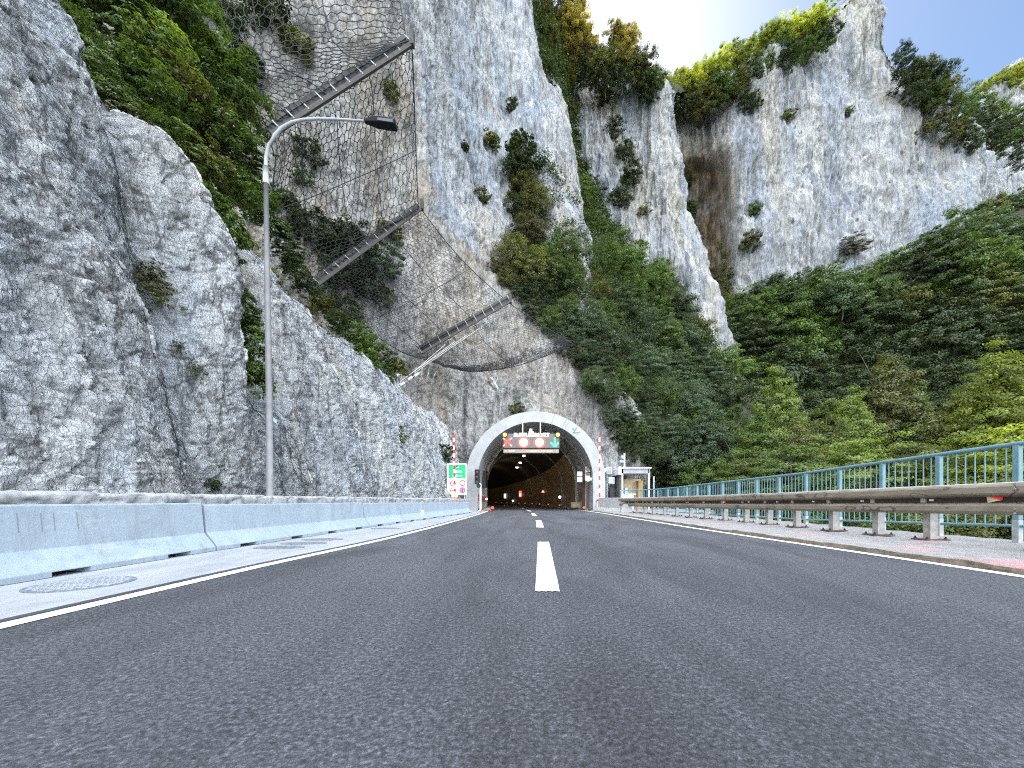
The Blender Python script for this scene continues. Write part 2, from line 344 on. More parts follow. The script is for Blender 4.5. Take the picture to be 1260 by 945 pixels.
mb = MB(); mb.sheet([[(lx(y)-.07, y, -.006), (lx(y)+.02, y, -.006)] for y in YSf]); 
tag(mb.build('gutter_joint', plain('joint', (.03, .03, .035), .9)), kind='structure')
# right pavement with broken kerb edge and pink survey paint
KH = .05
def kx(y): return rx(y)+.10+.02*math.sin(y*3.1)+.012*math.sin(y*11)
def sx(y): return 6.55 if y < 16 else (lerp(6.55, 9.5, min(1, (y-16)/4)) )
m, nt, b, N, L = newmat('pavement'); v = coords(nt)
c = ramp(nt, noise(nt, v, 5, 8, .75), [(.3, (.18, .17, .165)), (.55, (.27, .26, .25)), (.75, (.35, .34, .33))])
c = mix(nt, ramp(nt, noise(nt, v, 45, 6, .8), [(.5, 0), (.72, .7)]), c, (.2, .19, .18))
pk = None
for (qx, qy, qs) in ((4.15, 3.35, 1.4), (4.35, 4.4, 2.2), (4.4, 6.2, 2.0), (4.3, 9, 1.6), (5.2, 5.1, 3)):
    mp = nd(nt, 'ShaderNodeMapping'); tcn = nd(nt, 'ShaderNodeTexCoord'); L.new(tcn.outputs['Object'], mp.inputs[0])
    mp.inputs['Location'].default_value = (-qx*qs, -qy*qs*1.4, 0); mp.inputs['Scale'].default_value = (qs, qs*1.4, 1)
    ln = nd(nt, 'ShaderNodeVectorMath', operation='LENGTH'); L.new(mp.outputs[0], ln.inputs[0])
    r_ = ramp(nt, ln.outputs['Value'], [(.25, 1), (.75, 0)]); pk = r_ if pk is None else mix(nt, 1., pk, r_, 'LIGHTEN')
pn = ramp(nt, noise(nt, coords(nt, (1, 3, 1)), 7, 7, .75, 1.5), [(.46, 0), (.57, .85)]); c = mix(nt, mix(nt, 1., pk, pn, 'MULTIPLY'), c, (.55, .17, .17))
L.new(c, b.inputs['Base Color']); b.inputs['Roughness'].default_value = .9; bump(nt, b, noise(nt, v, 30, 8, .75), .9, .02); M['pavement'] = m
ysr = [y for y in np.arange(-10, 32, .12)]
nx = 40; PP = np.zeros((len(ysr), nx, 3))
for i, y in enumerate(ysr):
    k0, k1 = kx(y), sx(y)
    for j in range(nx):
        t = (j/(nx-1))**1.6; PP[i, j] = (lerp(k0, k1, t), y, KH)
Pf = PP.reshape(-1, 3); d = .012*fbm(Pf*2.3, 4)+.006*fbm(Pf*14, 3); Pf[:, 2] += d
for i in range(len(ysr)):
    e = .025*perlin(np.array([[0, ysr[i]*3.5, 3.]], np.float32))[0]; PP[i, 0, 0] += e; PP[i, 0, 2] -= .006
idx = np.arange(len(Pf)).reshape(len(ysr), nx); Q = np.stack([idx[:-1, :-1], idx[:-1, 1:], idx[1:, 1:], idx[1:, :-1]], -1).reshape(-1, 4)
tag(link('pavement', npmesh('pavement', PP.reshape(-1, 3), Q, M['pavement'])), kind='structure')
M['kerb'] = plain('kerb_side', (.15, .12, .08), .95, var=.5, scale=14, bmp=.6)
mb = MB(); mb.sheet([[tuple(PP[i, 0]), (PP[i, 0, 0]-.012, y, .02), (kx(y)-.03, y, -.01)] for i, y in enumerate(ysr)])
tag(mb.build('kerb', M['kerb']), kind='structure')
mb = MB(); mb.sheet([[(sx(y)-.02, y, KH-.02), (sx(y)+.02, y, -5)] for y in YSf if y < 32]); tag(mb.build('retaining_face', M['concrete']), kind='structure')
# the ground sheet
m, nt, b, N, L = newmat('ground'); v = coords(nt); L.new(ramp(nt, noise(nt, v, .15, 8, .7), [(.35, (.03, .05, .02)), (.65, (.09, .10, .05))]), b.inputs['Base Color']); b.inputs['Roughness'].default_value = .95; M['ground'] = m
mb = MB(); mb.sheet([[(x, y, -5.5) for x in (-3000, -300, 0, 300, 3000)] for y in (-3000, -300, 0, 300, 3000)]); tag(mb.build('ground', M['ground']), kind='structure')

# manhole cover and damp patches on the gutter
M['iron'] = plain('cast_iron', (.21, .225, .25), .6, metal=.3, var=.5, scale=30)
r = empty('manhole_cover', (-3.12, 2.72, .014), 'round patterned iron manhole cover in the pale concrete gutter at the left edge', 'manhole cover')
mb = MB(); n = 36
def hdisc(mb, cx, cy, r, z0, z1, n=30, mi=0, ry=None):
    ry = ry or r; A = [2*math.pi*k/n for k in range(n)]
    mb.add([(cx+r*math.cos(a), cy+ry*math.sin(a), z0) for a in A]+[(cx+r*math.cos(a), cy+ry*math.sin(a), z1) for a in A],
           [tuple(range(n, 2*n)), tuple(reversed(range(n)))]+[(k, (k+1) % n, (k+1) % n+n, k+n) for k in range(n)], mi)
hdisc(mb, -3.12, 2.72, .27, .008, .016); mb.build('cover_plate', M['iron'], r)
mb = MB()
for i in range(-5, 6):
    for j in range(-5, 6):
        if (i*i+j*j) < 27: mb.box(-3.12+i*.045-.014, -3.12+i*.045+.014, 2.72+j*.045-.014, 2.72+j*.045+.014, .0165, .021)
mb.build('tread_pattern', plain('worn_iron', (.34, .36, .39), .6), r)
hole_lab = ['nearest of the four dark round gutter covers beside the barrier', 'second nearest of the four dark round gutter covers beside the barrier',
            'third nearest of the four dark round gutter covers beside the barrier', 'farthest dark round gutter cover, just before the notice on the barrier']
for (px, py), lb in zip(((344, 675), (374, 669.8), (397, 665), (475, 651)), hole_lab):
    Y = H*F/(py-CY); x = (px-CX)/F*Y
    mb = MB(); hdisc(mb, x, Y, .30, .008, .017, ry=.17); o = mb.build('gutter_cover', M['iron']); tag(o, lb, 'drain cover', 'dark round covers in the gutter')

# ------------------------------------------------------------------ JERSEY BARRIERS (left)
ordn = ['first', 'second', 'third', 'fourth', 'fifth', 'sixth', 'seventh', 'eighth', 'ninth', 'tenth', 'eleventh', 'twelfth']
edges = [-6.9, -3.1, .7, 4.5, 8.3, 10.15, 12.0, 13.85, 15.75, 17.75]
def zt(y): return max(.47, .568-.0055*max(0, y-2))
def jersey(y0, y1, mat, label, x0=None, x1=None, group='pale concrete barrier blocks along the left verge', top=None, w=.0, name='concrete_barrier', notches=True):
    x0 = bx(y0+.01) if x0 is None else x0; x1 = bx(y1-.01) if x1 is None else x1; t = top or zt((y0+y1)/2)
    o = empty(name, ((x0+x1)/2, (y0+y1)/2, .0), label, 'barrier', group)
    g = .013; Lh = y1-y0
    def prof(zb): return [(0, zb), (0, .06), (-.13, .22), (-.165, t-.012), (-.175, t), (-.315, t), (-.325, t-.012), (-.36, .22), (-.49, .06), (-.49, zb)]
    cuts = [0]; nn = max(2, round(Lh/.93)) if notches else 1
    segs = []
    for k in range(nn):
        c0 = (k+.5)/nn; segs += [(k/nn, c0-.14/nn, .014), (c0-.14/nn, c0+.14/nn, .052), (c0+.14/nn, (k+1)/nn, .014)]
    if not notches: segs = [(0, 1, .014)]
    # one continuous body: rings along the length
    vs = []; fs = []; P0 = prof(.014); n = len(P0); tt = []
    for a, b_, zb in segs: tt += [(a, zb), (b_, zb)]
    d = Vector((x1-x0, y1-y0)).normalized(); out = Vector((d.y, -d.x))
    for a, zb in tt:
        a2 = min(max(a, g/Lh), 1-g/Lh); cx_, cy_ = lerp(x0, x1, a2), lerp(y0, y1, a2)
        vs += [(cx_+out.x*q[0], cy_+out.y*q[0], q[1]) for q in prof(zb)]
    for i in range(len(tt)-1):
        for k in range(n): fs.append((i*n+k, (i+1)*n+k, (i+1)*n+(k+1) % n, i*n+(k+1) % n))
    fs += [tuple(range(n)), tuple(reversed(range((len(tt)-1)*n, len(tt)*n)))]
    mb = MB(); mb.add(vs, fs); mb.build('block_body', mat, o, bevel=.004)
    return o
for i in range(len(edges)-1):
    k = len(edges)-2-i
    jersey(edges[i], edges[i+1], M['barrier'], f'pale blue-grey concrete barrier block on the left verge, {ordn[k]} from the tunnel')
# faint survey/rust marks on some blocks live as a part of the block under them
def mark(px, py, w, h, n, blk):
    pass

# stone wall behind the barrier
m, nt, b, N, L = newmat('stone_wall'); v = coords(nt)
at = nd(nt, 'ShaderNodeAttribute', attribute_name='ochre'); c = mix(nt, ramp(nt, noise(nt, v, 9, 7, .7), [(.35, 0), (.65, 1)]), (.26, .27, .28), (.46, .46, .45))
c = mix(nt, at.outputs['Fac'], c, (.10, .10, .10)); L.new(c, b.inputs['Base Color']); b.inputs['Roughness'].default_value = .9; bump(nt, b, noise(nt, v, 30, 6, .7), .7, .02)
def swx(y): return bx(y)-.53
nU = 900; ysw = np.linspace(-6, 21.2, nU); prof = [(0, -.02), (0, .2), (0, .3), (0, .36), (0, .42), (0, .48), (0, .54), (0, .60), (0, .64), (-.02, .665), (-.06, .672), (-.12, .675), (-.2, .675), (-.3, .672), (-.34, .6), (-.34, 0)]
pr = [prof[0]]
for a, b_ in zip(prof[:-1], prof[1:]):
    for t in (.5, 1.): pr.append((lerp(a[0], b_[0], t), lerp(a[1], b_[1], t)))
P = np.array([[(swx(y)+p[0], y, p[1]) for y in ysw] for p in pr]); P[..., 2] -= np.clip(P[..., 1]-3, 0, 99)*.0016*(P[..., 2] > .3)
Pf = P.reshape(-1, 3); wp = np.stack([fbm(Pf*3+k*7, 2) for k in range(3)], 1); F1, F2, R = worley(Pf*np.array([3.2, 3.2, 5.5])+wp*.35)
ed = np.exp(-(F2-F1)/.075); dd = .016*(R-.5)-.022*ed+.008*fbm(Pf*14, 3)
nrm = gnormals(P); sgn = 1 if nrm[5, 100, 0] > 0 else -1; P2 = Pf+nrm.reshape(-1, 3)*sgn*dd[:, None]
idx = np.arange(len(Pf)).reshape(len(pr), nU); Q = np.stack([idx[:-1, :-1], idx[:-1, 1:], idx[1:, 1:], idx[1:, :-1]], -1).reshape(-1, 4)
o = link('stone_wall', npmesh('stone_wall', P2, Q, m, True, {'ochre': ('POINT', ed*.9)})); tag(o, 'low wall of mortared pale stones running behind the concrete barrier', 'wall')

# ------------------------------------------------------------------ ROCK: near wall along the road
ax = [(0, -4.55), (.7, -4.62), (1.6, -4.75), (2.6, -4.9), (3.6, -5.05), (4.6, -5.25), (5.5, -5.55), (6.1, -6.0)]
def topz(Y): return itp(Y, [(-12, 7.5), (3, 7.4), (4.9, 7.1), (5.7, 6.1), (6.6, 6.15), (7.3, 6.1), (8.1, 6.35), (9.5, 5.65), (12, 5.5), (15.6, 5.5), (19, 5.3), (22, 5.6)])
def baseoff(Y): return itp(Y, [(-12, -.5), (6, -.1), (12, .1), (16, .35), (20, .72), (23, .95)])
rows = []
for z, x in ax:
    rows.append([(x+baseoff(Y)-(.5 if Y > 17 else 0)*(z/6), Y, z/6.1*topz(Y)-.05) for Y in (-12, -6, -2, 1, 3, 4.9, 5.7, 6.6, 7.3, 8.1, 9.5, 12, 15.6, 19, 22, 23.3)])
for back, up in ((-.8, .35), (-1.9, 1.0), (-3.6, 2.2), (-6, 4.5)):
    rows.append([(ax[-1][1]+baseoff(Y)+back-(.5 if Y > 17 else 0), Y, topz(Y)+up) for Y in (-12, -6, -2, 1, 3, 4.9, 5.7, 6.6, 7.3, 8.1, 9.5, 12, 15.6, 19, 22, 23.3)])
# resample Y finer near the camera: reparametrise columns
def near_extra(P):
    Y = P[..., 1]; Z = P[..., 2]
    gul = -1.3*np.exp(-((Y-7.35-.12*(Z-3))/.55)**2)*np.clip((Z-2.1)/.8, 0, 1)
    gul += .35*np.exp(-((Y-6.3)/.45)**2)*np.clip((Z-1.5)/1.5, 0, 1)
    gul += .35*np.exp(-((Y-4.6)/.8)**2)*np.clip(1-(Z-.5)/5, 0, 1)-.3*np.exp(-((Y-5.45)/.3)**2)*np.clip((Z-1)/2, 0, 1)
    gul += .12*np.sin(Y*1.9+.4*Z)
    return gul
ND = dict(big=(1.7, .14), flute=(.95, 7, .12), block=(.28, .06, .05), fine=(.06, .014))
surface('rock_wall', rows, 900, 620, M['rock_near'], ND, world=True, extra=near_extra)

# ------------------------------------------------------------------ ROCK: netted cliff, portal face and the tall white buttress
PX, PR, PZ, PY = .30, 3.88, 1.62, 21.5           # portal centre, outer radius, spring height, front plane
def incut(c):
    x, z = c[:, 0]-PX, c[:, 2]; r = PR-.18
    ins = np.where(z > PZ, x*x+(z-PZ)**2 < r*r, np.abs(x) < r)
    return ins & (c[:, 1] > 20) & (c[:, 1] < 28)
cd = [
 [(100,628,14),(300,628,17),(440,628,20),(545,628,22.6),(600,628,22.8),(690,628,22.9),(790,628,24.5),(795,628,45)],
 [(100,540,13.8),(300,540,16.5),(440,540,19.5),(540,540,22.5),(605,540,22.8),(690,540,23.1),(790,540,25),(800,540,45)],
 [(100,470,13.5),(300,470,16),(440,470,19),(540,470,22.4),(610,470,23.4),(690,470,24),(765,470,26),(775,470,48)],
 [(90,390,13),(290,390,15.5),(420,390,18.8),(525,390,22),(600,390,25),(670,390,26.5),(730,390,29),(740,390,50)],
 [(80,280,12.6),(285,280,15.2),(405,280,18),(505,280,21.5),(590,280,27),(650,280,30),(703,270,33),(712,270,53)],
 [(70,140,12.4),(275,140,15),(392,140,17.8),(492,140,20.8),(570,140,29),(625,140,34),(682,140,38),(690,140,58)],
 [(50,0,12.6),(255,0,15.2),(390,0,18),(485,0,21.5),(560,0,31),(605,0,37),(643,0,41),(650,0,61)],
 [(30,-140,13.5),(240,-140,16.5),(385,-140,19.5),(480,-140,23),(555,-140,34),(600,-140,41),(636,-140,45),(642,-140,65)],
 [(0,-300,16),(220,-300,20),(380,-300,24),(480,-300,28),(550,-300,39),(600,-300,47),(632,-300,52),(640,-300,70)],
]
cd = [[(r_[0][0]-330, r_[0][1]-8, r_[0][2]*.86)]+r_ for r_ in cd]
CD = dict(big=(5, .6), flute=(1.2, 10, .26, .4), block=(.8, .10, .06), fine=(.2, .045))
def cd_extra(P):
    Y = P[..., 1]; Z = P[..., 2]; return -.2*np.clip(1-Z/7, 0, 1)+np.clip((Y-27)/8, 0, 1)*.5*np.sin(P[..., 0]*1.3+.05*Z)
surface('cliff', cd, 900, 760, M['rock_net'], CD, cut=incut, extra=cd_extra)
# white rock on the taller part: second material chosen where the rock itself changes (upper buttress)
co = bpy.data.objects['cliff']; co.data.materials.append(M['rock_white'])
me = co.data; nf = len(me.polygons); cen = np.zeros(nf*3); me.polygons.foreach_get('center', cen); cen = cen.reshape(-1, 3)
sc = screen(cen); bound = np.interp(sc[:, 1], [-300, 0, 60, 260, 370, 430], [480, 492, 512, 535, 640, 800])+9*fbm(cen/1.5, 3)
me.polygons.foreach_set('material_index', (sc[:, 0] > bound).astype(np.int32))

# far cliffs
FD = dict(big=(11, 1.6), flute=(2.0, 16, .85, .3), block=(3.0, .25, .15), fine=(.6, .14))
fcl = [
 [(660,480,60),(740,480,62),(800,480,63),(900,480,65),(905,480,85)],
 [(680,380,64),(740,380,66),(800,380,66),(872,380,67),(880,380,88)],
 [(690,260,68),(740,260,68),(790,260,68),(838,260,69),(842,260,92)],
 [(690,170,71),(735,170,70),(780,170,70),(824,170,71),(826,170,95)],
 [(690,120,73),(735,112,72),(780,110,72),(816,116,73),(818,116,98)],
 [(690,95,80),(735,95,79),(780,98,79),(814,106,80),(816,106,100)],
 [(690,75,96),(735,75,96),(780,85,96),(812,98,96),(815,100,110)],
]
surface('middle_cliff', fcl, 300, 420, M['rock_far'], FD)
gt = [(795,150,96),(850,122,95),(893,106,94),(932,94,94),(972,62,94),(1008,14,95),(1058,-22,96),(1091,-2,97),(1106,86,97),(1142,116,97),(1180,152,97),(1207,205,98),(1212,215,125)]
gb = [(775,445,86),(835,445,85),(880,445,84),(925,445,83),(965,445,83),(1005,445,83),(1050,445,83),(1090,445,83),(1125,445,83),(1160,445,84),(1195,445,85),(1225,445,86),(1230,445,120)]
rows = []
for t in (0, .2, .4, .6, .8, .93, 1):
    rows.append([(lerp(a[0], b_[0], t**.8), lerp(a[1], b_[1], t), lerp(a[2], b_[2], t)) for a, b_ in zip(gb, gt)])
def flat(p, d, dz): Yn = p[2]+d; return (CX+(p[0]-CX)*p[2]/Yn, CY-((CY-p[1])/F*p[2]-dz)*F/Yn, Yn)
rows.append([flat(p, 5, 1.) for p in gt]); rows.append([flat(p, 16, 8.) for p in gt]); rows.append([flat(p, 45, 40.) for p in gt])
def cave(P):
    s = screen(P); x, y = s[..., 0], s[..., 1]
    u = (x-869)/np.interp(y, [170, 200, 260, 340, 400], [16, 30, 38, 34, 24]); c = np.exp(-u**6)*np.clip((y-178)/10, 0, 1)*np.clip((430-y)/60, 0, 1)
    u2 = (x-832)/12; c2 = .3*np.exp(-u2**2)*np.clip((y-150)/60, 0, 1)
    bulge = 2.6*np.sin((x-900)/34)+1.6*np.sin((x+y*.3)/15)
    return -9.5*c*np.clip(.35+(y-178)/120, .35, 1)-5*c2+bulge*.8
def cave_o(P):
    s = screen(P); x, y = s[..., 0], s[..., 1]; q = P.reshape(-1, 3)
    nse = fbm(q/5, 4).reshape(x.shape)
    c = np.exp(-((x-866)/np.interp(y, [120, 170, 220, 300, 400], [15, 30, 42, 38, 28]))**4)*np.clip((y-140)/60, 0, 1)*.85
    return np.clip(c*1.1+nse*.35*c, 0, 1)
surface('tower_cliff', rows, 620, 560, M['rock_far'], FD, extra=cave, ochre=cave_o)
hr = [
 [(1165,330,120),(1220,330,120),(1290,330,120),(1400,330,122)],
 [(1175,240,124),(1225,240,124),(1290,240,124),(1400,240,126)],
 [(1185,170,128),(1225,165,128),(1290,160,128),(1400,150,130)],
 [(1190,128,132),(1225,105,133),(1270,80,134),(1400,50,135)],
 [(1192,120,145),(1227,98,146),(1272,72,146),(1402,40,150)],
]
surface('ridge_cliff', hr, 200, 200, M['rock_far'], FD)

# wooded slopes
SD = dict(big=(6, .9), flute=(4, 2, .2), block=(3, .3, .2), fine=(.8, .2))
jr = [
 [(783,646,24.8),(850,655,28),(940,670,32),(1040,680,38)],
 [(776,540,25.2),(830,540,30),(890,540,37),(960,560,45)],
 [(735,460,26),(790,460,33),(850,460,42),(910,470,52)],
 [(668,380,27),(725,380,34),(790,380,45),(865,400,59)],
 [(630,335,28),(690,325,35),(755,325,47),(835,350,63)],
 [(640,270,31),(690,262,39),(735,275,52),(795,335,66)],
 [(648,140,39),(672,150,46),(695,165,59),(712,215,68)],
 [(640,30,46),(660,40,54),(685,60,67),(706,110,74)],
 [(625,-40,56),(650,-20,64),(690,40,78),(715,95,84)],
]
surface('hillside', jr, 160, 240, M['soil'], SD)
ir = [
 [(700,720,13),(860,760,12),(1060,820,11),(1500,900,10)],
 [(760,680,30),(900,690,27),(1080,700,25),(1600,720,22)],
 [(800,600,46),(950,600,44),(1100,600,42),(1600,600,38)],
 [(830,520,62),(960,520,60),(1100,510,58),(1500,500,52)],
 [(850,450,76),(960,440,74),(1080,420,70),(1400,380,62)],
 [(862,405,83),(960,365,80),(1060,350,76),(1330,280,72)],
 [(868,388,90),(955,345,87),(1060,338,84),(1120,300,88),][:4],
]
ir[6] = [(868,392,92),(955,350,90),(1075,340,88),(1300,215,96)]
surface('forest_slope', ir, 220, 220, M['soil'], SD)
# sky-side backing of the saddle between the cliffs
sr = [
 [(690,110,76),(760,118,76),(815,118,78),(850,112,94),(880,98,95)],
 [(690,60,84),(760,88,86),(815,104,90),(850,98,98),(880,84,100)],
 [(690,40,110),(760,82,112),(815,100,116),(850,96,122),(880,84,124)],
]
surface('saddle', sr, 80, 60, M['soil'], SD)

# ------------------------------------------------------------------ foliage
def leaves(Pc, Nn, size, asp=.45, seed=0):
    r = np.random.RandomState(seed); n = len(Pc); Nn = Nn/(np.linalg.norm(Nn, axis=1)[:, None]+1e-9)
    t = r.normal(size=(n, 3)); t -= (t*Nn).sum(1)[:, None]*Nn; t /= np.linalg.norm(t, axis=1)[:, None]+1e-9
    b = np.cross(Nn, t); s = (size*(.6+.8*r.rand(n)))[:, None]; fold = Nn*s*.12
    V = np.stack([Pc-t*s*.5, Pc+b*s*asp*.5+fold, Pc+t*s*.5, Pc-b*s*asp*.5+fold], 1).reshape(-1, 3)
    Q = np.arange(4*n).reshape(n, 4); return V, Q
def clumps(cen, rad, per, size, seed, flat=.55, outw=None, asp=.5):
    r = np.random.RandomState(seed); k = len(cen); d = r.normal(size=(k*per, 3)); d /= np.linalg.norm(d, axis=1)[:, None]
    c = np.repeat(cen, per, 0); R = np.repeat(rad, per)[:, None]; rr = r.rand(k*per, 1)**.33
    off = d*rr*R; off[:, 2] *= flat; off += .12*R*fbm((c+off)*(3/np.mean(rad)), 2)[:, None]*d
    P = c+off; o = np.repeat(outw, per, 0) if outw is not None else 0
    N = d*.7+np.array([0, 0, .8])+o*.4+r.normal(size=P.shape)*.30
    tone = np.clip(np.repeat(r.rand(k), per)*.5+.5*r.rand(k*per), 0, 1)
    V, Q = leaves(P, N, size*np.ones(len(P)), asp, seed+1); return V, Q, tone
def crown_mesh(name, seed, ncl, per, leaf, style):
    r = np.random.RandomState(seed); d = r.normal(size=(ncl, 3)); d /= np.linalg.norm(d, axis=1)[:, None]
    rr = r.rand(ncl)**.38; c = d*rr[:, None]
    if style == 'layer': c[:, 2] = np.round(c[:, 2]*4+r.normal(size=ncl)*.2)/4; rad = .12+.13*r.rand(ncl); flat = .30; c[:, 2] -= .18*(c[:, 0]**2+c[:, 1]**2)
    elif style == 'loose':
        c[:, :2] *= (1.05-.62*np.clip(c[:, 2:3]*.5+.5, 0, 1)); rad = .11+.10*r.rand(ncl); flat = .45; c[:, 2] *= 1.2
    else: rad = .12+.13*r.rand(ncl); flat = .6; c[:, 2] *= .95
    lob = fbm(d*1.4+seed*3.1, 3); c *= (1+.38*lob)[:, None]
    V, Q, tone = clumps(c, rad, per, leaf, seed+5, flat, d, .5)
    return npmesh(name, V, Q, LM['mid'], False, {'tone': ('FACE', tone)})
def trunk_mesh(seed):
    r = random.Random(seed); mb = MB(); pts = [(0, 0, 0)]; x = y = 0
    for k in range(1, 9): x += r.uniform(-.035, .035); y += r.uniform(-.035, .035); pts.append((x, y, k/8))
    mb.tube(pts, [.022*(1-.1*k) for k in range(9)], 7)
    for k in range(16):
        i = r.randint(3, 7); p = Vector(pts[i]); a = r.uniform(0, 6.28); l = r.uniform(.2, .42); q = [p]; dz = r.uniform(.1, .6)
        for s in range(1, 5): q.append(p+Vector((math.cos(a), math.sin(a), dz))*l*s/4+Vector((r.uniform(-.02, .02), r.uniform(-.02, .02), r.uniform(-.02, .02))))
        mb.tube(q, [.009, .007, .005, .003, .0012], 5)
    me = bpy.data.meshes.new('trunk'); me.from_pydata(mb.v, [], mb.f); me.materials.append(M['bark']); me.update(); return me
TF = {'round': [crown_mesh('crown', s, 110, 90, .075, 'round') for s in (1, 2, 3)], 'layer': [crown_mesh('crown', s, 130, 75, .07, 'layer') for s in (4, 5, 6)],
      'loose': [crown_mesh('crown', s, 110, 60, .065, 'loose') for s in (7, 8)]}
TN = {'round': [crown_mesh('crown', s, 190, 90, .055, 'round') for s in (11, 12)], 'layer': [crown_mesh('crown', s, 190, 85, .052, 'layer') for s in (14, 15)],
      'loose': [crown_mesh('crown', s, 260, 80, .052, 'loose') for s in (17, 18, 19)]}
TB = {'round': [crown_mesh('crown', s, 90, 42, .13, 'round') for s in (21, 22)], 'layer': [crown_mesh('crown', s, 100, 38, .12, 'layer') for s in (24, 25)], 'loose': [crown_mesh('crown', s, 70, 26, .10, 'loose') for s in (27, 28)]}
TR = [trunk_mesh(s) for s in (1, 2, 3)]
rnd = random.Random(5)
def tree(name, base, ztop, R, style, col, label, cat='tree', group=None, near=False, kz=1.0):
    lib = TN if near else TF
    root = empty(name, base, label, cat, group); Ht = ztop-base[2]
    me = rnd.choice(lib[style]); o = link('crown', me, root); o.material_slots[0].link = 'OBJECT'; o.material_slots[0].material = LM[col]
    vz = {'loose': 1.3, 'layer': 1.05, 'round': 1.05}[style]
    o.location = (0, 0, Ht-R*kz*vz); o.scale = (R, R, R*kz); o.rotation_euler = (0, 0, rnd.uniform(0, 6.28))
    t = link('trunk', rnd.choice(TR), root); hh = max(.3, Ht-R*kz*.3); hw = min(hh*.55, R*1.5); t.scale = (hw, hw, hh); t.rotation_euler = (0, 0, rnd.uniform(0, 6.28))
    return root
def shrub(surf, px, py, rpx, style='round', col='dark', label='', near=False, kz=.9, out=.35, cat='shrub', group=None, name='cliff_shrub', seedR=None):
    p, n, dd = hit(surf, px, py); R = rpx/F*p[1]
    c = p+n*R*out
    me = rnd.choice((TB if near else TF)[style]); o = link(name, me); o.material_slots[0].link = 'OBJECT'; o.material_slots[0].material = LM[col]
    o.location = c; o.scale = (R, R, R*kz); o.rotation_euler = (rnd.uniform(-.2, .2), rnd.uniform(-.2, .2), rnd.uniform(0, 6.28)); tag(o, label, cat, group); return o
def on(surf, px, py, R, hgt, style, col, label, name='tree', cat='tree', group=None, near=False, kz=1., sink=.4):
    """tree rooted on a slope so that its crown is centred at (px, py)"""
    p, n, dd = hit(surf, px, py+R*F/SURF[surf]['P'][..., 1].mean()*0)
    z0 = p[2]-sink; return tree(name, (p[0], p[1]-R*.25, z0), z0+hgt, R, style, col, label, cat, group, near, kz)
def carpet(name, surf, keep, ncl, rpx, per, leafpx, col, seed, lift=.5, zflat=.7):
    """undergrowth too dense to count: leaf clumps spread over a slope"""
    S = SURF[surf]; sc = S['S'].reshape(-1, 2); P = S['P'].reshape(-1, 3); Nn = S['N'].reshape(-1, 3); r = np.random.RandomState(seed)
    ok = keep(sc[:, 0], sc[:, 1], P) & (P[:, 1] > 3); ii = np.where(ok)[0]
    if len(ii) == 0: return None
    # weight by screen area so that density is even in space
    g = SURF[surf]['P']; a = np.linalg.norm(np.cross(np.gradient(g, axis=1), np.gradient(g, axis=0)), axis=2).ravel()[ii]/P[ii, 1]**2
    sel = r.choice(ii, ncl, p=a/a.sum()); dist = P[sel, 1]; rad = rpx/F*dist*(.6+.8*r.rand(ncl))
    cen = P[sel]+Nn[sel]*(rad*lift)[:, None]; rp = np.repeat(dist, per)
    rr = np.random.RandomState(seed+1); k = ncl; d = rr.normal(size=(k*per, 3)); d /= np.linalg.norm(d, axis=1)[:, None]
    R = np.repeat(rad, per)[:, None]; off = d*rr.rand(k*per, 1)**.35*R; off[:, 2] *= zflat; PP_ = np.repeat(cen, per, 0)+off
    N_ = d*.55+np.array([0, 0, .7])+np.repeat(Nn[sel], per, 0)*.5+rr.normal(size=PP_.shape)*.38
    tone = np.clip(np.repeat(rr.rand(k), per)*.55+.45*rr.rand(k*per), 0, 1)
    V, Q = leaves(PP_, N_, leafpx/F*rp, .5, seed+2)
    o = link(name, npmesh(name, V, Q, LM[col], False, {'tone': ('FACE', tone)})); tag(o, kind='stuff'); return o
def poly(pts):
    pts = np.array(pts, float)
    def f(x, y, P=None):
        ins = np.zeros(len(x), bool); n = len(pts)
        for i in range(n):
            x1, y1 = pts[i]; x2, y2 = pts[(i+1) % n]
            c = ((y1 > y) != (y2 > y)) & (x < (x2-x1)*(y-y1)/(y2-y1+1e-12)+x1); ins ^= c
        return ins
    return f
#PART2

bl = [o for o in bpy.data.objects if o.name.startswith('concrete_barrier') and o.parent is None and .7 < o.location.y < 4.5][0]
fx = lambda y, z: lerp(bx(.71), bx(4.49), (y-.7)/3.8)-np.interp(z, [.22, .556], [.13, .165])+.0015
mkm = plain('cast_mark', (.17, .20, .22), .9)
for y in (2.86, 3.0, 3.08, 3.24):
    mb = MB(); mb.add([(fx(y, z)+dx, y+dy, z) for dx in (0, -.004) for z, dy in ((.36, -.003), (.36, .003), (.50, .003), (.50, -.003))], [(0, 1, 2, 3), (7, 6, 5, 4)]); mb.build('cast_mark', mkm, bl)
# ------------------------------------------------------------------ TUNNEL
M['portal'] = plain('portal_concrete', (.37, .375, .37), .8, var=.15, scale=2, bmp=.2, dirt=(.30, .30, .29), dscale=1.6)
M['lining'] = plain('lining_concrete', (.38, .36, .30), .75, var=.25, scale=1.2, bmp=.2, dirt=(.14, .13, .11), dscale=.8)
M['wallpaint'] = plain('tunnel_wall_paint', (.34, .25, .13), .6, var=.3, scale=1.5, bmp=.1, dirt=(.2, .14, .07), dscale=.6)
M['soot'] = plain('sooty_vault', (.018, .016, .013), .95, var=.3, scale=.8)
M['black'] = plain('black_plastic', (.02, .02, .022), .5)
M['galv'] = plain('galvanised_steel', (.40, .40, .38), .5, metal=.55, var=.2, scale=9, bmp=.1)
M['white'] = plain('white_paint', (.72, .73, .74), .5, var=.06)
M['redp'] = plain('red_paint', (.55, .03, .03), .45, var=.12)
M['darkred'] = plain('dark_red_paint', (.09, .012, .012), .5, var=.2)
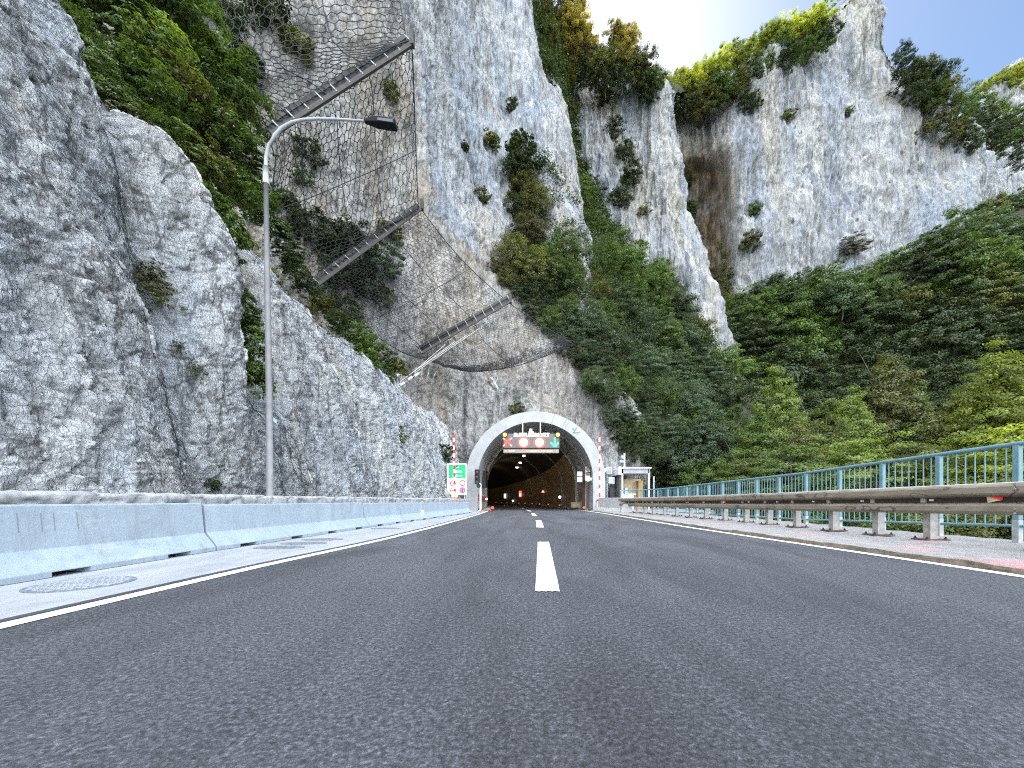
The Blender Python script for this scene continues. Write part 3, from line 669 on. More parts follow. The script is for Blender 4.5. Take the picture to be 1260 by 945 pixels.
M['grey'] = plain('grey_paint', (.30, .31, .32), .55)
M['lightgrey'] = plain('light_grey_paint', (.52, .55, .60), .5)
M['cream'] = plain('cream_panel', (.62, .56, .38), .6)
def arch(r, zc, n=28, ox=0, wall=.0, zb=0.):
    return [(-r+wall, zb), (-r+wall*.5, zc*.5)]+[(-r*math.cos(math.pi*k/n), zc+r*math.sin(math.pi*k/n)) for k in range(n+1)]+[(r-wall*.5, zc*.5), (r-wall, zb)]
root = empty('tunnel_portal', (PX, PY, 0), 'round white concrete tunnel mouth set into the rock at the end of the road', 'tunnel')
RI, ZI = 3.19, 1.71
def tframe(Y):       # centre x, unit right vector of the tunnel at distance Y
    if Y < 24: return PX, Vector((1, 0))
    d = -.06-.0108*(Y-24); t = Vector((d, 1)).normalized(); return cxy(Y)+.55, Vector((t.y, -t.x))
def ring_pts(prof, Y):
    cx_, r_ = tframe(Y); return [(cx_+r_.x*a, Y+r_.y*a, z) for a, z in prof]
o_, i_ = arch(3.86, 1.62), arch(RI, ZI)
mb = MB(); a = [(PX+x, PY, z) for x, z in o_]; b_ = [(PX+x, PY, z) for x, z in i_]; mb.sheet([a, b_]); mb.sheet([a, [(PX+x, PY+3.2, z) for x, z in o_]])
k_ = arch(RI, ZI); mb.sheet([b_, [(PX+x, PY+2.3, z) for x, z in k_]])
mb.build('portal_ring', M['portal'], root, smooth=False)
def split_lin(Ys, r, zc, zs, names):
    """lining of the bore: lower painted walls and sooty vault as separate skins"""
    n = 40; pr = arch(r, zc, n)
    for nm, mt, test in names:
        for side in ((0, 1) if nm == 'painted_wall' else (0,)):
            mb = MB()
            for ya, yb in zip(Ys[:-1], Ys[1:]):
                for k in range(len(pr)-1):
                    zm = (pr[k][1]+pr[k+1][1])/2; left = k < len(pr)/2
                    if not test(zm, ya): continue
                    if nm == 'painted_wall' and left != (side == 0): continue
                    A, B = ring_pts([pr[k], pr[k+1]], ya), ring_pts([pr[k], pr[k+1]], yb); mb.add([A[0], A[1], B[1], B[0]], [(0, 1, 2, 3)])
            mb.build(nm, mt, root, smooth=False)
hs = lambda Y: np.interp(Y, [24, 34, 60], [3.9, 3.3, 2.3])
split_lin([PY+2.3, 25.2, 26.6], RI-.004, ZI, 0, [('painted_wall', M['wallpaint'] if 0 else M['lining'], lambda z, Y: z < 3.3), ('vault', M['lining'], lambda z, Y: z >= 3.3)])
rB, zB = 3.02, 1.72; YB = [26.6]+[28+2*i for i in range(32)]
def bore(Y, s): 
    """arc position s: 0 left foot .. 1 paint line left .. 2 paint line right .. 3 right foot"""
    h_ = float(hs(Y)); th = math.asin(min(1, max(-1, (h_-zB)/rB))) if h_ > zB else 0
    if s <= 1 or s >= 2:
        f = s if s <= 1 else 3-s; sg = -1 if s <= 1 else 1; z = f*h_; x = rB if z < zB else math.sqrt(max(0, rB*rB-(z-zB)**2)); return (sg*x, z)
    a = lerp(math.pi-th, th, s-1); return (rB*math.cos(a), zB+rB*math.sin(a))
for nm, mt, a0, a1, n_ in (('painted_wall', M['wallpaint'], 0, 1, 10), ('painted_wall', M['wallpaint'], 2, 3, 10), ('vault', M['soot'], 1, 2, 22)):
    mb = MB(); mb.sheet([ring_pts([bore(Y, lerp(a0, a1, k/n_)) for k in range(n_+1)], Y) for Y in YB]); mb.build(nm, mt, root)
mb = MB(); mb.sheet([ring_pts(arch(RI, ZI), 26.6), ring_pts(arch(3.02, 1.72), 26.6)]); mb.build('step_ring', M['lining'], root)
for yy, rr in ((24.2, RI-.03), (31, 2.97), (38, 2.97)):       # shallow construction-joint rings
    mb = MB(); mb.sheet([ring_pts(arch(rr, ZI), yy), ring_pts(arch(rr, ZI), yy+.12)]); mb.sheet([ring_pts(arch(rr+.1, ZI), yy), ring_pts(arch(rr, ZI), yy)])
    mb.build('joint_ring', plain('joint_cover', (.30, .28, .22), .7) if yy < 25 else M['lining'], root)
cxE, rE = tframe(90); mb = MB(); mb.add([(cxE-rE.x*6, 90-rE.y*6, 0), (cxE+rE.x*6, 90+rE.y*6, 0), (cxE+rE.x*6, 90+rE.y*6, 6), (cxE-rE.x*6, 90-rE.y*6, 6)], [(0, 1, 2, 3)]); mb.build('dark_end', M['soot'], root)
for sgn, fn in ((1, lambda y: (rx(y)+.14 if y < 24 else cxy(y)+3.32)), (-1, lambda y: lx(y)-.05)):   # raised walkways
    mb = MB(); ys_ = np.arange(21.6, 88, 1.)
    def we(y):
        cx_, r_ = tframe(y); return cx_+sgn*3.3
    mb.sheet([[(fn(y), y, 0), (fn(y), y, .12), (we(y)+sgn*.4, y, .12)] for y in ys_]); mb.build('walkway', M['lining'], root)
# painted red/dark bands on the left inner wall
mb = MB(); mb.box(PX-RI+.012, PX-RI+.03, PY+.25, PY+1.55, .55, .92); mb.build('red_band', M['redp'], root)
# faint marks and cable on the ring
for ang, w in ((74, .012), (63, .02), (60.5, .02), (48, .015), (43, .012)):
    t = math.radians(ang); MB().bar((PX+3.2*math.cos(t), PY-.01, 1.68+3.2*math.sin(t)), (PX+3.84*math.cos(t), PY-.01, 1.64+3.84*math.sin(t)), w, w).build('joint_mark', M['grey'], root)
mb = MB(); t = math.radians(52); c0 = Vector((PX+3.52*math.cos(t), PY-.012, 1.66+3.52*math.sin(t)))
mb.bar(c0+Vector((-.12, 0, .12)), c0+Vector((0, 0, -.02)), .02, .03); mb.bar(c0+Vector((.1, 0, .14)), c0+Vector((-.06, 0, -.16)), .02, .03); mb.bar(c0+Vector((-.1, 0, -.14)), c0+Vector((.28, 0, -.12)), .02, .03)
mb.build('emblem', plain('teal_mark', (.06, .22, .22)), root)
mb = MB(); cab = [(PX+2.95*math.cos(math.radians(a)), PY+2.0-.2*abs(a-60)/30, 1.7+2.95*math.sin(math.radians(a))) for a in (88, 78, 70)]
mb.tube([(.9, PY+.1, 4.72), (.78, PY+.9, 4.62), (1.25, PY+1.6, 4.4)], .025, 6); mb.tube([(1.55, PY+.1, 4.5), (1.3, PY+1.2, 4.4), (1.9, PY+2.1, 3.8), (2.1, PY+2.2, 3.55)], .03, 6); mb.tube([(2.0, PY+1.5, 4.2), (2.3, PY+2.0, 3.5), (2.2, PY+2.3, 3.3)], .03, 6)
mb.build('cable', M['black'], root)

# VMS sign
vms = empty('lane_control_sign', (.07, 21.2, 3.2), 'overhead electronic sign with red cross, two roundels and green arrow in the tunnel mouth', 'electronic sign')
YV = 21.15; sx_ = lambda px: (px-CX)/F*YV; sz_ = lambda py: H-(py-CY)/F*YV
m, nt, b, N, L = newmat('sign_face'); v = coords(nt); L.new(ramp(nt, noise(nt, v, 60, 2), [(.4, (.06, .055, .05)), (.6, (.16, .14, .125))]), b.inputs['Base Color']); b.inputs['Roughness'].default_value = .4; M['vface'] = m
mb = MB(); mb.box(sx_(618.5), sx_(689), YV, YV+.32, sz_(552), sz_(533)); mb.build('sign_housing', M['black'], vms, bevel=.01)
mb = MB(); mb.box(sx_(619.8), sx_(687.8), YV-.012, YV+.01, sz_(551), sz_(534)); mb.build('display_panel', M['vface'], vms)
mb = MB(); mb.box(sx_(619.5), sx_(687.5), YV-.03, YV+.3, sz_(557.3), sz_(553)); mb.build('lower_box', plain('sign_box', (.28, .24, .20), .5), vms)
sbd = plain('sign_box_dark', (.42, .34, .22), .5)
for a, b_ in ((621, 624), (625.5, 634), (647, 663.5), (665, 680)): MB().box(sx_(a), sx_(b_), YV-.04, YV-.031, sz_(556.4), sz_(554)).build('lower_box_panel', sbd, vms)
E = {k: emis('glow_'+k, c, s) for k, c, s in (('red', (1, .05, .02), 3.0), ('green', (.02, 1, .25), 3.2), ('white', (1, .95, .97), 3.2), ('amber', (1, .45, .06), 3.2), ('core', (1, .55, .4), 3), ('mint', (.25, 1, .65), 3.6))}
mb = MB(); c_ = (sx_(624.5), sz_(544.2)); q = .235
for s in (1, -1): mb.bar((c_[0]-q, YV-.03-.004*s, c_[1]-q*s*.95), (c_[0]+q, YV-.03-.004*s, c_[1]+q*s*.95), .02, .095)
mb.build('red_cross', E['red'], vms)
for s in (1, -1):
    for e in (1, -1): MB().bar((c_[0]+e*q*.62, YV-.045, c_[1]+e*q*s*.58), (c_[0]+e*q*.98, YV-.045, c_[1]+e*q*s*.93), .01, .035).build('cross_tip', E['core'], vms)
for px, txt in ((644.3, '50'), (663.8, '--')):
    c_ = (sx_(px), sz_(544.4)); mb = MB(); mb.disc(c_, .31, YV-.035, YV-.015, 32, r2=.225); rr_ = mb.build('roundel_ring', E['red'], vms)
    mb = MB(); mb.disc(c_, .224, YV-.032, YV-.015, 32); mb.build('roundel_disc', E['white'], vms)
    text('roundel_digits', txt, .22, (c_[0], YV-.036, c_[1]), M['grey'], vms)
text('lettering', 'SURFLEGM', .29, (sx_(647.8), YV-.05, sz_(535.6)), E['white'], vms); text('lettering', 'PAYET', .29, (sx_(666.6), YV-.05, sz_(535.6)), E['white'], vms)
c_ = (sx_(682.5), sz_(544)); mb = MB(); mb.box(c_[0]-.035, c_[0]+.035, YV-.03, YV-.015, c_[1]-.18, c_[1]+.25)
for s in (1, -1): mb.bar((c_[0]+.01*s, YV-.026-.003*s, c_[1]-.25), (c_[0]+s*.21, YV-.026-.003*s, c_[1]-.03), .012, .085)
mb.build('green_arrow', E['green'], vms)
for px in (621.3, 686.3):
    c_ = (sx_(px), sz_(535.2)); mb = MB(); mb.disc(c_, .145, YV-.09, YV-.0, 20, r2=.105); mb.disc(c_, .145, YV+.0, YV+.1, 20); bb = mb.build('beacon_hood', M['black'], vms)
    mb = MB(); mb.disc(c_, .103, YV-.06, YV-.02, 20); mb.build('beacon_lens', E['amber'], vms)
for px in (643, 665): mb = MB(); mb.tube([(sx_(px), YV+.15, sz_(533.5)), (sx_(px), YV+.15, 4.93)], .032, 8); mb.build('hanger', M['cream'], vms)
mb = MB(); mb.box(sx_(650.5), sx_(656.5), YV+.05, YV+.2, sz_(533), sz_(530.5)); mb.box(sx_(651.5), sx_(655), YV+.1, YV+.2, sz_(530.5), sz_(527)); mb.build('junction_box', M['cream'], vms)

# traffic lights
def lens_mat(n, c): return plain(n, c, .25, spec=.6, var=.05, bmp=0)
LR, LA, LG = lens_mat('lens_red', (.10, .01, .01)), lens_mat('lens_amber', (.04, .02, .01)), lens_mat('lens_green', (.01, .07, .025))
def signal(px, py0, py1, Y, label, lit=None, face=None, w=None, pole=None):
    x, z0, z1 = (px-CX)/F*Y, H-(py1-CY)/F*Y, H-(py0-CY)/F*Y; hh = (z1-z0); w = w or hh/3*.98
    o = empty('traffic_light', (x, Y, z0), label, 'traffic light')
    mb = MB(); mb.box(x-w/2, x+w/2, Y, Y+.18, z0, z1); mb.build('signal_housing', face or M['black'], o, bevel=.02)
    for k, (mt, nm) in enumerate(((LG, 'green_lens'), (LA, 'amber_lens'), (LR, 'red_lens'))):
        z = z0+hh*(k+.5)/3; r_ = w*.40; mb = MB(); mt2 = E['mint'] if lit == k else mt
        mb.disc((x, z), r_*(1.35 if lit == k else 1), Y-.03, Y+.0, 20); ln = mb.build(nm, mt2, o)
        mb = MB(); n = 14; A = [math.pi*k2/n for k2 in range(n+1)]
        mb.sheet([[(x+r_*1.12*math.cos(a), yy, z+r_*1.12*math.sin(a)) for a in A] for yy in (Y-.16, Y)]); mb.sheet([[(x+r_*1.17*math.cos(a), yy, z+r_*1.17*math.sin(a)) for a in A] for yy in (Y-.16, Y)])
        if lit != k: mb.build('visor', M['black'], o)
        if lit != k: mb = MB(); mb.disc((x, z), r_*.22, Y-.04, Y-.03, 10); mb.build('lens_glint', plain('glint', (.5, .4, .4), .2), o)
    if pole:
        mb = MB(); mb.tube([(pole[0], Y+.09, z0), (pole[0], Y+.09, 0.012)], .055, 10); mb.tube([(x-.1, Y+.09, z0+.05), (pole[0], Y+.09, z0+.01)], .04, 8); mb.tube([(pole[0], Y+.09, .012), (pole[0], Y+.09, .05)], .13, 12); mb.build('pole', M['white'], o, smooth=False)
        mb = MB(); mb.disc((x+.08, z0-.09), .12, Y-.02, Y+.14, 16); mb.build('camera_dome', M['black'], o)
    return o
signal(587, 577.5, 595.5, 20.9, 'unlit three-lens traffic light on a white pole at the left side of the tunnel mouth', pole=(-2.66, 0))
signal(723.3, 574.3, 592, 21.9, 'traffic light with green lit at the right side of the tunnel mouth', lit=0, face=M['cream'])
for (py, lb) in ((583.2, 'upper of the two small square lit boxes left of the green traffic light'), (590.2, 'lower of the two small square lit boxes left of the green traffic light')):
    Y = 22.3; x, z = (713.4-CX)/F*Y, H-(py-CY)/F*Y; o = empty('signal_box', (x, Y, z), lb, 'signal box', 'square lit signal boxes inside the tunnel mouth')
    mb = MB(); mb.box(x-.15, x+.15, Y, Y+.15, z-.14, z+.14); mb.build('box_case', M['lightgrey'], o, bevel=.01)
    mb = MB(); mb.box(x-.125, x+.125, Y-.008, Y, z-.115, z+.115); mb.build('box_face', emis('box_glow', (1, .95, .72), .75, (.6, .58, .45)), o)
    mb = MB(); mb.box(x-.02, x+.02, Y-.014, Y-.008, z-.06, z+.05); mb.build('box_symbol', M['grey'], o)
Y = 22.3; x, z = (712.4-CX)/F*Y, H-(576-CY)/F*Y
mb = MB(); mb.box(x-.1, x+.1, Y, Y+.2, z-.12, z+.12); mb.tube([(x, Y+.1, z+.1), (x+.05, Y+.3, z+.35)], .03); mb.tube([(x, Y-.12, z), (x, Y, z)], .07, 12); tag(mb.build('camera', M['black']), 'small black camera above the square lit boxes inside the tunnel mouth', 'camera')
Y = 22; x, z = (727.8-CX)/F*Y, H-(589.5-CY)/F*Y; o = empty('marker_lamp', (x, Y, z), 'small pale lamp on the tunnel wall right of the green traffic light', 'lamp'); mb = MB(); mb.disc((x, z), .07, Y-.05, Y, 12); mb.build('lamp_lens', emis('pale_glow', (1, 1, .7), .8, (.5, .5, .4)), o); mb = MB(); mb.box(x-.09, x+.09, Y, Y+.06, z-.1, z+.1); mb.build('lamp_case', M['grey'], o)

# inside the tunnel: lights, reflectors, door
def wall_at(px, side=1, r=2.98):
    best = None
    for Y in np.arange(23, 88, .1):
        cx_, r_ = tframe(Y); X, Yw = cx_+side*r*r_.x, Y+side*r*r_.y; p = CX+X/Yw*F
        if best is None or abs(p-px) < best[0]: best = (abs(p-px), X, Yw)
    return best[1], best[2]
for i, (px, py) in enumerate(((644.5, 560.5), (640, 569), (636, 575), (631.5, 580), (622.5, 587.3), (618.8, 590), (610, 594), (606.5, 596))):
    Y = 3.6*F/(CY-py); x = (px-CX)/F*Y; o = empty('ceiling_lamp', (x, Y, 4.2), 'small white lamp in the dark tunnel vault, one of the receding row', 'ceiling lamp', 'lamps in a row along the tunnel vault')
    sc = Y/33; mb = MB(); mb.box(x-.10*sc, x+.10*sc, Y, Y+.5, 4.16, 4.23); mb.build('lamp_lens', emis('lamp_glow', (1, .85, .62), 9), o)
    mb = MB(); mb.box(x-.13*sc, x+.13*sc, Y-.0, Y+.55, 4.232, 4.32); mb.build('lamp_case', M['grey'], o)
for i, px in enumerate((695.7, 681, 669.6, 660, 651, 643, 635, 628, 621, 614)):
    X, Y = wall_at(px); X -= .45; Y = Y; z = .14; o = empty('road_marker', (X, Y, .12), f'small glowing red marker at the foot of the right tunnel wall, {ordn[i]} from the portal', 'marker light', 'red marker lights along the right tunnel wall')
    mb = MB(); mb.box(X-.11, X+.11, Y, Y+.08, .12, .16); mb.build('marker_base', M['black'], o)
    mb = MB(); mb.box(X-.055, X+.055, Y-.012, Y+.05, .16, .23); mb.build('marker_lens', emis('marker_glow', (1, .12, .03), 1.1 if i < 6 else .6), o)
for px, py, Y, r_, lb in ((606.2, 624.6, 20.6, .07, 'big glowing red lamp low beside the left edge line at the tunnel mouth'), (602, 626.5, 20.2, .05, 'small glowing red lamp next to the bigger one at the left of the tunnel mouth'), (592.4, 628.8, 19.6, .045, 'pale red-white reflector at the foot of the left traffic light pole'), (718.5, 624.3, 22.6, .06, 'glowing red lamp at the foot of the red post on the right of the tunnel')):
    x, z = (px-CX)/F*Y, H-(py-CY)/F*Y; z = max(z, .08); o = empty('marker_lamp', (x, Y, z), lb, 'marker light')
    mb = MB(); mb.disc((x, z), r_, Y-.03, Y, 14); mb.build('lamp_lens', emis('lens_glow', (1, .05, .02), 3), o); mb = MB(); mb.box(x-r_, x+r_, Y, Y+.06, .012, z+r_*.6); mb.build('lamp_foot', M['black'], o)
def wall_item(name, px, py, w, hh, mt, lab, cat, shape='box', parts=None):
    X, Y = wall_at(px); X -= .1; z = H-(py-CY)/F*Y; o = empty(name, (X, Y, z), lab, cat)
    mb = MB(); mb.box(X-w/2-.03, X+w/2+.03, Y+.02, Y+.1, z-hh/2-.03, z+hh/2+.03); mb.build('sign_case', M['black'], o); mb = MB()
    if shape == 'tri': mb.add([(X-w/2, Y-.01, z-hh/2), (X+w/2, Y-.01, z-hh/2), (X, Y-.01, z+hh/2), (X-w/2, Y+.02, z-hh/2), (X+w/2, Y+.02, z-hh/2), (X, Y+.02, z+hh/2)], [(0, 1, 2), (3, 5, 4), (0, 3, 4, 1), (1, 4, 5, 2), (2, 5, 3, 0)])
    elif shape == 'disc': mb.disc((X, z), w/2, Y-.01, Y+.02, 20)
    else: mb.box(X-w/2, X+w/2, Y-.01, Y+.02, z-hh/2, z+hh/2)
    mb.build('sign_face', mt, o)
    if parts: 
        mb = MB(); mb.box(X-w*.3, X+w*.3, Y-.02, Y-.01, z-hh*.35, z+hh*.05); mb.build('sign_symbol', parts, o)
wall_item('warning_sign', 669.2, 604.4, .30, .26, emis('tri_glow', (1, .12, .1), 3), 'glowing red triangle sign on the right tunnel wall', 'sign', 'tri', emis('tri_core', (1, .7, .7), 1.5))
wall_item('emergency_sign', 641, 607.8, .3, .75, emis('em_glow', (1, .12, .08), 2), 'tall narrow red lit sign on the curved tunnel wall', 'sign', 'box', emis('em_core', (1, .75, .7), 2))
wall_item('lit_sign', 690.2, 611.7, .22, .22, emis('wh_glow', (.9, .95, 1), 3), 'round white lamp on the right tunnel wall', 'lamp', 'disc')
wall_item('lit_sign', 622.3, 610.3, .28, .62, emis('wh_glow2', (.9, 1, .9), 1.5), 'tall pale lit sign far inside on the tunnel wall', 'sign')
wall_item('lit_sign', 632, 616.2, .25, .25, emis('wh_glow3', (.8, .9, 1), 1.6), 'small white lamp far inside below the tall pale sign', 'lamp', 'disc')
Y = 21.6; X = PX-RI+.75; 
X, Y = wall_at(701); X -= .05; mb = MB(); mb.box(X-.1, X+.1, Y, Y+.12, 1.0, 1.3); mb.add([(X-.07, Y-.01, 1.03), (X+.07, Y-.01, 1.03), (X+.07, Y-.01, 1.27), (X-.07, Y-.01, 1.27)], [(0, 1, 2, 3)]); tag(mb.build('wall_box', M['black']), 'small black box on the right tunnel wall near the red post', 'box')
Y = 23.0; x0, x1 = (717.2-CX)/F*Y, (720.2-CX)/F*Y; o = empty('fire_door', ((x0+x1)/2, Y, .1), 'narrow dark red door standing ajar in the right wall of the tunnel mouth', 'door')
mb = MB(); mb.box(x0, x1, Y, Y+.05, .12, 1.75); mb.build('door_leaf', M['darkred'], o); mb = MB(); mb.box(x1+.0, x1+.05, Y-.02, Y+.1, .12, 1.95); mb.build('door_frame', M['lining'], o)
mb = MB(); mb.bar((x0+.03, Y-.03, .9), (x0+.03, Y-.03, 1.02), .02, .02); mb.build('handle', M['black'], o)
Y = 24.2; x0, x1 = (703-CX)/F*Y, (715.5-CX)/F*Y; mb = MB(); mb.box(x0, x1, Y, Y+.5, .12, .42); mb.box(x0-.02, x1+.02, Y-.02, Y+.52, .42, .45); tag(mb.build('concrete_box', plain('tan_concrete', (.34, .27, .17), .8)), 'low tan concrete box on the kerb beside the red door', 'box')
mb = MB(); X0 = PX-RI+.04; mb.box(X0, X0+.18, 23.6, 24.6, 1.35, 2.3); mb.box(X0-.02, X0+.22, 23.55, 24.65, 2.3, 2.36); tag(mb.build('equipment_cabinet', M['black']), 'black cabinet on the left tunnel wall behind the unlit traffic light', 'cabinet')
Y = 22.6; x, z = (598.7-CX)/F*Y, H-(614-CY)/F*Y; o = empty('marker_lamp', (x, Y, z), 'small white lamp on the dark plate of the left tunnel wall', 'lamp'); mb = MB(); mb.disc((x, z), .06, Y-.04, Y, 12); mb.build('lamp_lens', emis('wl', (.85, .9, 1), 3), o); mb = MB(); mb.box(x-.3, x+.07, Y, Y+.05, z-.15, z+.15); mb.build('lamp_plate', M['darkred'], o)

for yy in (28, 34, 41, 49, 58):
    ll = bpy.data.lights.new('tunnel_light', 'POINT'); ll.energy = 15; ll.color = (1, .74, .42); ll.shadow_soft_size = .2; lo_ = bpy.data.objects.new('tunnel_light', ll); C.objects.link(lo_); lo_.location = (cxy(yy)+.4, yy, 3.9)
# boom gates
def boom(px, py0, py1, Y, label, lean=0.):
    x, z1, z0 = (px-CX)/F*Y, H-(py0-CY)/F*Y, H-(py1-CY)/F*Y; o = empty('boom_gate', (x, Y, 0), label, 'boom gate', 'raised red and white boom gates beside the tunnel mouth'); n = 16
    ar = MB(); mb = MB(); 
    for k in range(n):
        a, b_ = lerp(z0, z1, k/n), lerp(z0, z1, (k+1)/n)
        ar.bar((x+lean*k/n, Y, a), (x+lean*(k+1)/n, Y, b_), .075, .05, mi=k % 2)
    ar.build('boom_arm', [M['white'], M['redp']], o); return o, x
o, x = boom(559.6, 534, 611, 17.5, 'raised red and white boom arm in front of the green tunnel sign', -.05)
Yb = 17.5; mb = MB(); zc = H-(610-CY)/F*Yb; mb.box(x-.13, x+.13, Yb-.12, Yb+.12, .02, zc-.08); mb.build('gate_cabinet', plain('orange_paint', (.65, .20, .05), .5), o, bevel=.01)
mb = MB(); mb.box(x-.135, x+.135, Yb-.13, Yb+.13, zc-.08, zc+.18); mb.build('gate_head', M['cream'], o, bevel=.02)
o, x = boom(737.6, 533, 617, 20.6, 'raised red and white boom arm at the right edge of the tunnel mouth'); mb = MB(); mb.box(x-.16, x+.16, 20.45, 20.8, .05, .62); mb.build('gate_cabinet', M['white'], o, bevel=.02)
mb = MB(); mb.box(x-.2, x+.25, 20.42, 20.47, .55, .62); mb.build('gate_bracket', M['redp'], o)

# green tunnel sign
Y = 19.6; X_ = lambda px: (px-CX)/F*Y; Z_ = lambda py: H-(py-CY)/F*Y
o = empty('information_sign', (X_(562), Y, 0), 'green and cream tunnel information sign with four roundels left of the portal', 'sign')
mb = MB(); mb.box(X_(549.8), X_(574.3), Y, Y+.04, Z_(609), Z_(570.3)); mb.build('sign_plate', plain('cream_sign', (.78, .74, .56), .5, var=.04), o, bevel=.03)
mb = MB(); mb.box(X_(552), X_(573), Y-.006, Y, Z_(588.3), Z_(571.8)); mb.build('green_panel', plain('green_sign', (.02, .42, .17), .5, var=.05), o)
for px in (553, 571): mb = MB(); mb.tube([(X_(px), Y+.09, .0), (X_(px), Y+.09, Z_(571))], .035); mb.build('post', M['galv'], o)
mb = MB(); mb.add([(X_(561.2), Y-.012, Z_(575.8)), (X_(565), Y-.012, Z_(575.8)), (X_(563.2), Y-.012, Z_(573)), (X_(563), Y-.012, Z_(574))], [(0, 1, 2)]); mb.build('pictogram', M['white'], o)
mb = MB(); mb.bar((X_(561), Y-.014, Z_(575)), (X_(563.5), Y-.014, Z_(573)), .01, .05); mb.build('pictogram_bar', M['darkred'], o)  # dark red stroke along the left of the white pictogram
text('lettering', 'VESSA', .17, (X_(563), Y-.009, Z_(580.3)), M['white'], o); text('lettering', '1161 m', .17, (X_(562.5), Y-.009, Z_(585.6)), M['white'], o)
mauve = plain('mauve', (.42, .24, .52), .5)
for px, py, k in ((557.3, 594.6, 0), (569, 594.2, 1), (557.5, 603.3, 2), (569, 603.1, 3)):
    c_ = (X_(px), Z_(py)); mb = MB(); mb.disc(c_, .145, Y-.012, Y, 24, r2=.108); mb.build('roundel_ring', M['redp'], o)
    mb = MB(); mb.disc(c_, .107, Y-.010, Y, 24); mb.build('roundel_disc', mauve if k == 3 else M['white'], o)
    mb = MB()
    if k == 0: mb.box(c_[0]-.04, c_[0]+.04, Y-.016, Y-.010, c_[1]-.02, c_[1]+.005)
    if k == 1: mb.add([(c_[0]-.08, Y-.014, c_[1]), (c_[0]-.03, Y-.014, c_[1]+.03), (c_[0]-.03, Y-.014, c_[1]-.03)], [(0, 2, 1)]); mb.add([(c_[0]+.08, Y-.014, c_[1]), (c_[0]+.03, Y-.014, c_[1]+.03), (c_[0]+.03, Y-.014, c_[1]-.03)], [(0, 1, 2)])
    if k == 2: mb.box(c_[0]-.07, c_[0]-.01, Y-.016, Y-.010, c_[1]-.03, c_[1]+.03); mb.box(c_[0]+.02, c_[0]+.06, Y-.0165, Y-.0105, c_[1]-.03, c_[1]+.02)
    if k == 3: mb.box(c_[0]-.012, c_[0]+.012, Y-.016, Y-.010, c_[1]-.08, c_[1]+.08)
    mb.build('roundel_symbol', M['redp'] if k == 2 else M['black'], o)
# notice leaning on the barrier
Y = 11.6; x, z = (517.5-CX)/F*Y, 0
xb = bx(Y); o = empty('paper_notice', (xb+.15, Y, .02), 'small white notice with a blue picture leaning on a foot before the barrier', 'notice')
Xn = lambda px: (px-CX)/F*Y; Zn = lambda py: H-(py-CY)/F*Y
mb = MB(); mb.add([(Xn(512.3), Y, Zn(639)), (Xn(519.6), Y, Zn(638.2)), (Xn(521.5), Y+.05, Zn(628.3)), (Xn(514), Y+.05, Zn(627.2)), (Xn(512.3), Y+.012, Zn(639)), (Xn(519.6), Y+.012, Zn(638.2)), (Xn(521.5), Y+.062, Zn(628.3)), (Xn(514), Y+.062, Zn(627.2))], [(0, 1, 2, 3), (7, 6, 5, 4), (0, 4, 5, 1), (1, 5, 6, 2), (2, 6, 7, 3), (3, 7, 4, 0)]); mb.build('sheet', M['white'], o)
mb = MB(); mb.add([(Xn(514.2), Y-.005, Zn(635.5)), (Xn(517.6), Y-.005, Zn(635.3)), (Xn(519), Y+.02, Zn(631.8)), (Xn(516.3), Y+.02, Zn(631.2))], [(0, 1, 2, 3)]); mb.build('picture', plain('blue_print', (.04, .25, .50)), o)
mb = MB(); mb.box(Xn(512), Xn(521), Y-.05, Y+.08, .014, Zn(639.3)); mb.build('foot', M['white'], o); mb = MB(); mb.disc((Xn(515.2), .07), .045, Y-.06, Y-.05, 12); mb.build('foot_mark', plain('green_print', (.25, .45, .30)), o)

# ------------------------------------------------------------------ right side of the portal: block, shelter, cabinets
jersey(20.3, 17.3, M['concrete'], 'weathered grey concrete block where the guardrail starts, right of the tunnel', x0=3.42, x1=4.22, top=.70, group=None, notches=False)
Y = 17.4; pts = []
mb = MB(); prof_ = [(0, 0), (.28, 0), (.52, .02), (.4, .18), (.28, .36), (.16, .37), (.05, .22)]
mb.add([(3.95+a*.95, 16.9, .05+z) for a, z in prof_]+[(3.97+a*.85, 17.25, .05+z*.9) for a, z in prof_], [tuple(range(7)), tuple(reversed(range(7, 14)))]+[(k, k+7, (k+1) % 7+7, (k+1) % 7) for k in range(7)])
tag(mb.build('concrete_wedge', M['concrete']), 'pale angular concrete wedge beside the weathered grey block', 'concrete wedge')
Y = 21.3; X_ = lambda px: (px-CX)/F*Y; Z_ = lambda py: H-(py-CY)/F*Y
o = empty('shelter', (X_(782), Y, 0.05), 'open grey metal shelter with flat white roof right of the tunnel', 'shelter')
mb = MB(); mb.box(X_(762.5), X_(801), Y-.1, Y+1.9, Z_(576.6), Z_(575)); mb.box(X_(760.5), X_(764), Y-.12, Y+1.6, Z_(584), Z_(574.4)); mb.build('roof', M['white'], o, bevel=.01)
mb = MB(); mb.box(X_(764.5), X_(799), Y, Y+1.85, Z_(582.5), Z_(577)); mb.build('roof_soffit', M['grey'], o)
for px in (764.8, 797.6): mb = MB(); mb.box(X_(px), X_(px)+.09, Y, Y+.1, .05, Z_(577)); mb.build('post', plain('beige_post', (.46, .45, .40), .6), o)
mb = MB(); mb.box(X_(766), X_(797.5)+.05, Y+1.6, Y+1.65, .05, Z_(590)+.1); mb.build('back_wall', plain('tan_panel', (.55, .45, .28), .7), o)
mb = MB(); mb.box(X_(764.8)+.02, X_(764.8)+.06, Y+.1, Y+1.6, .05, Z_(583)); mb.build('side_wall', M['galv'], o)
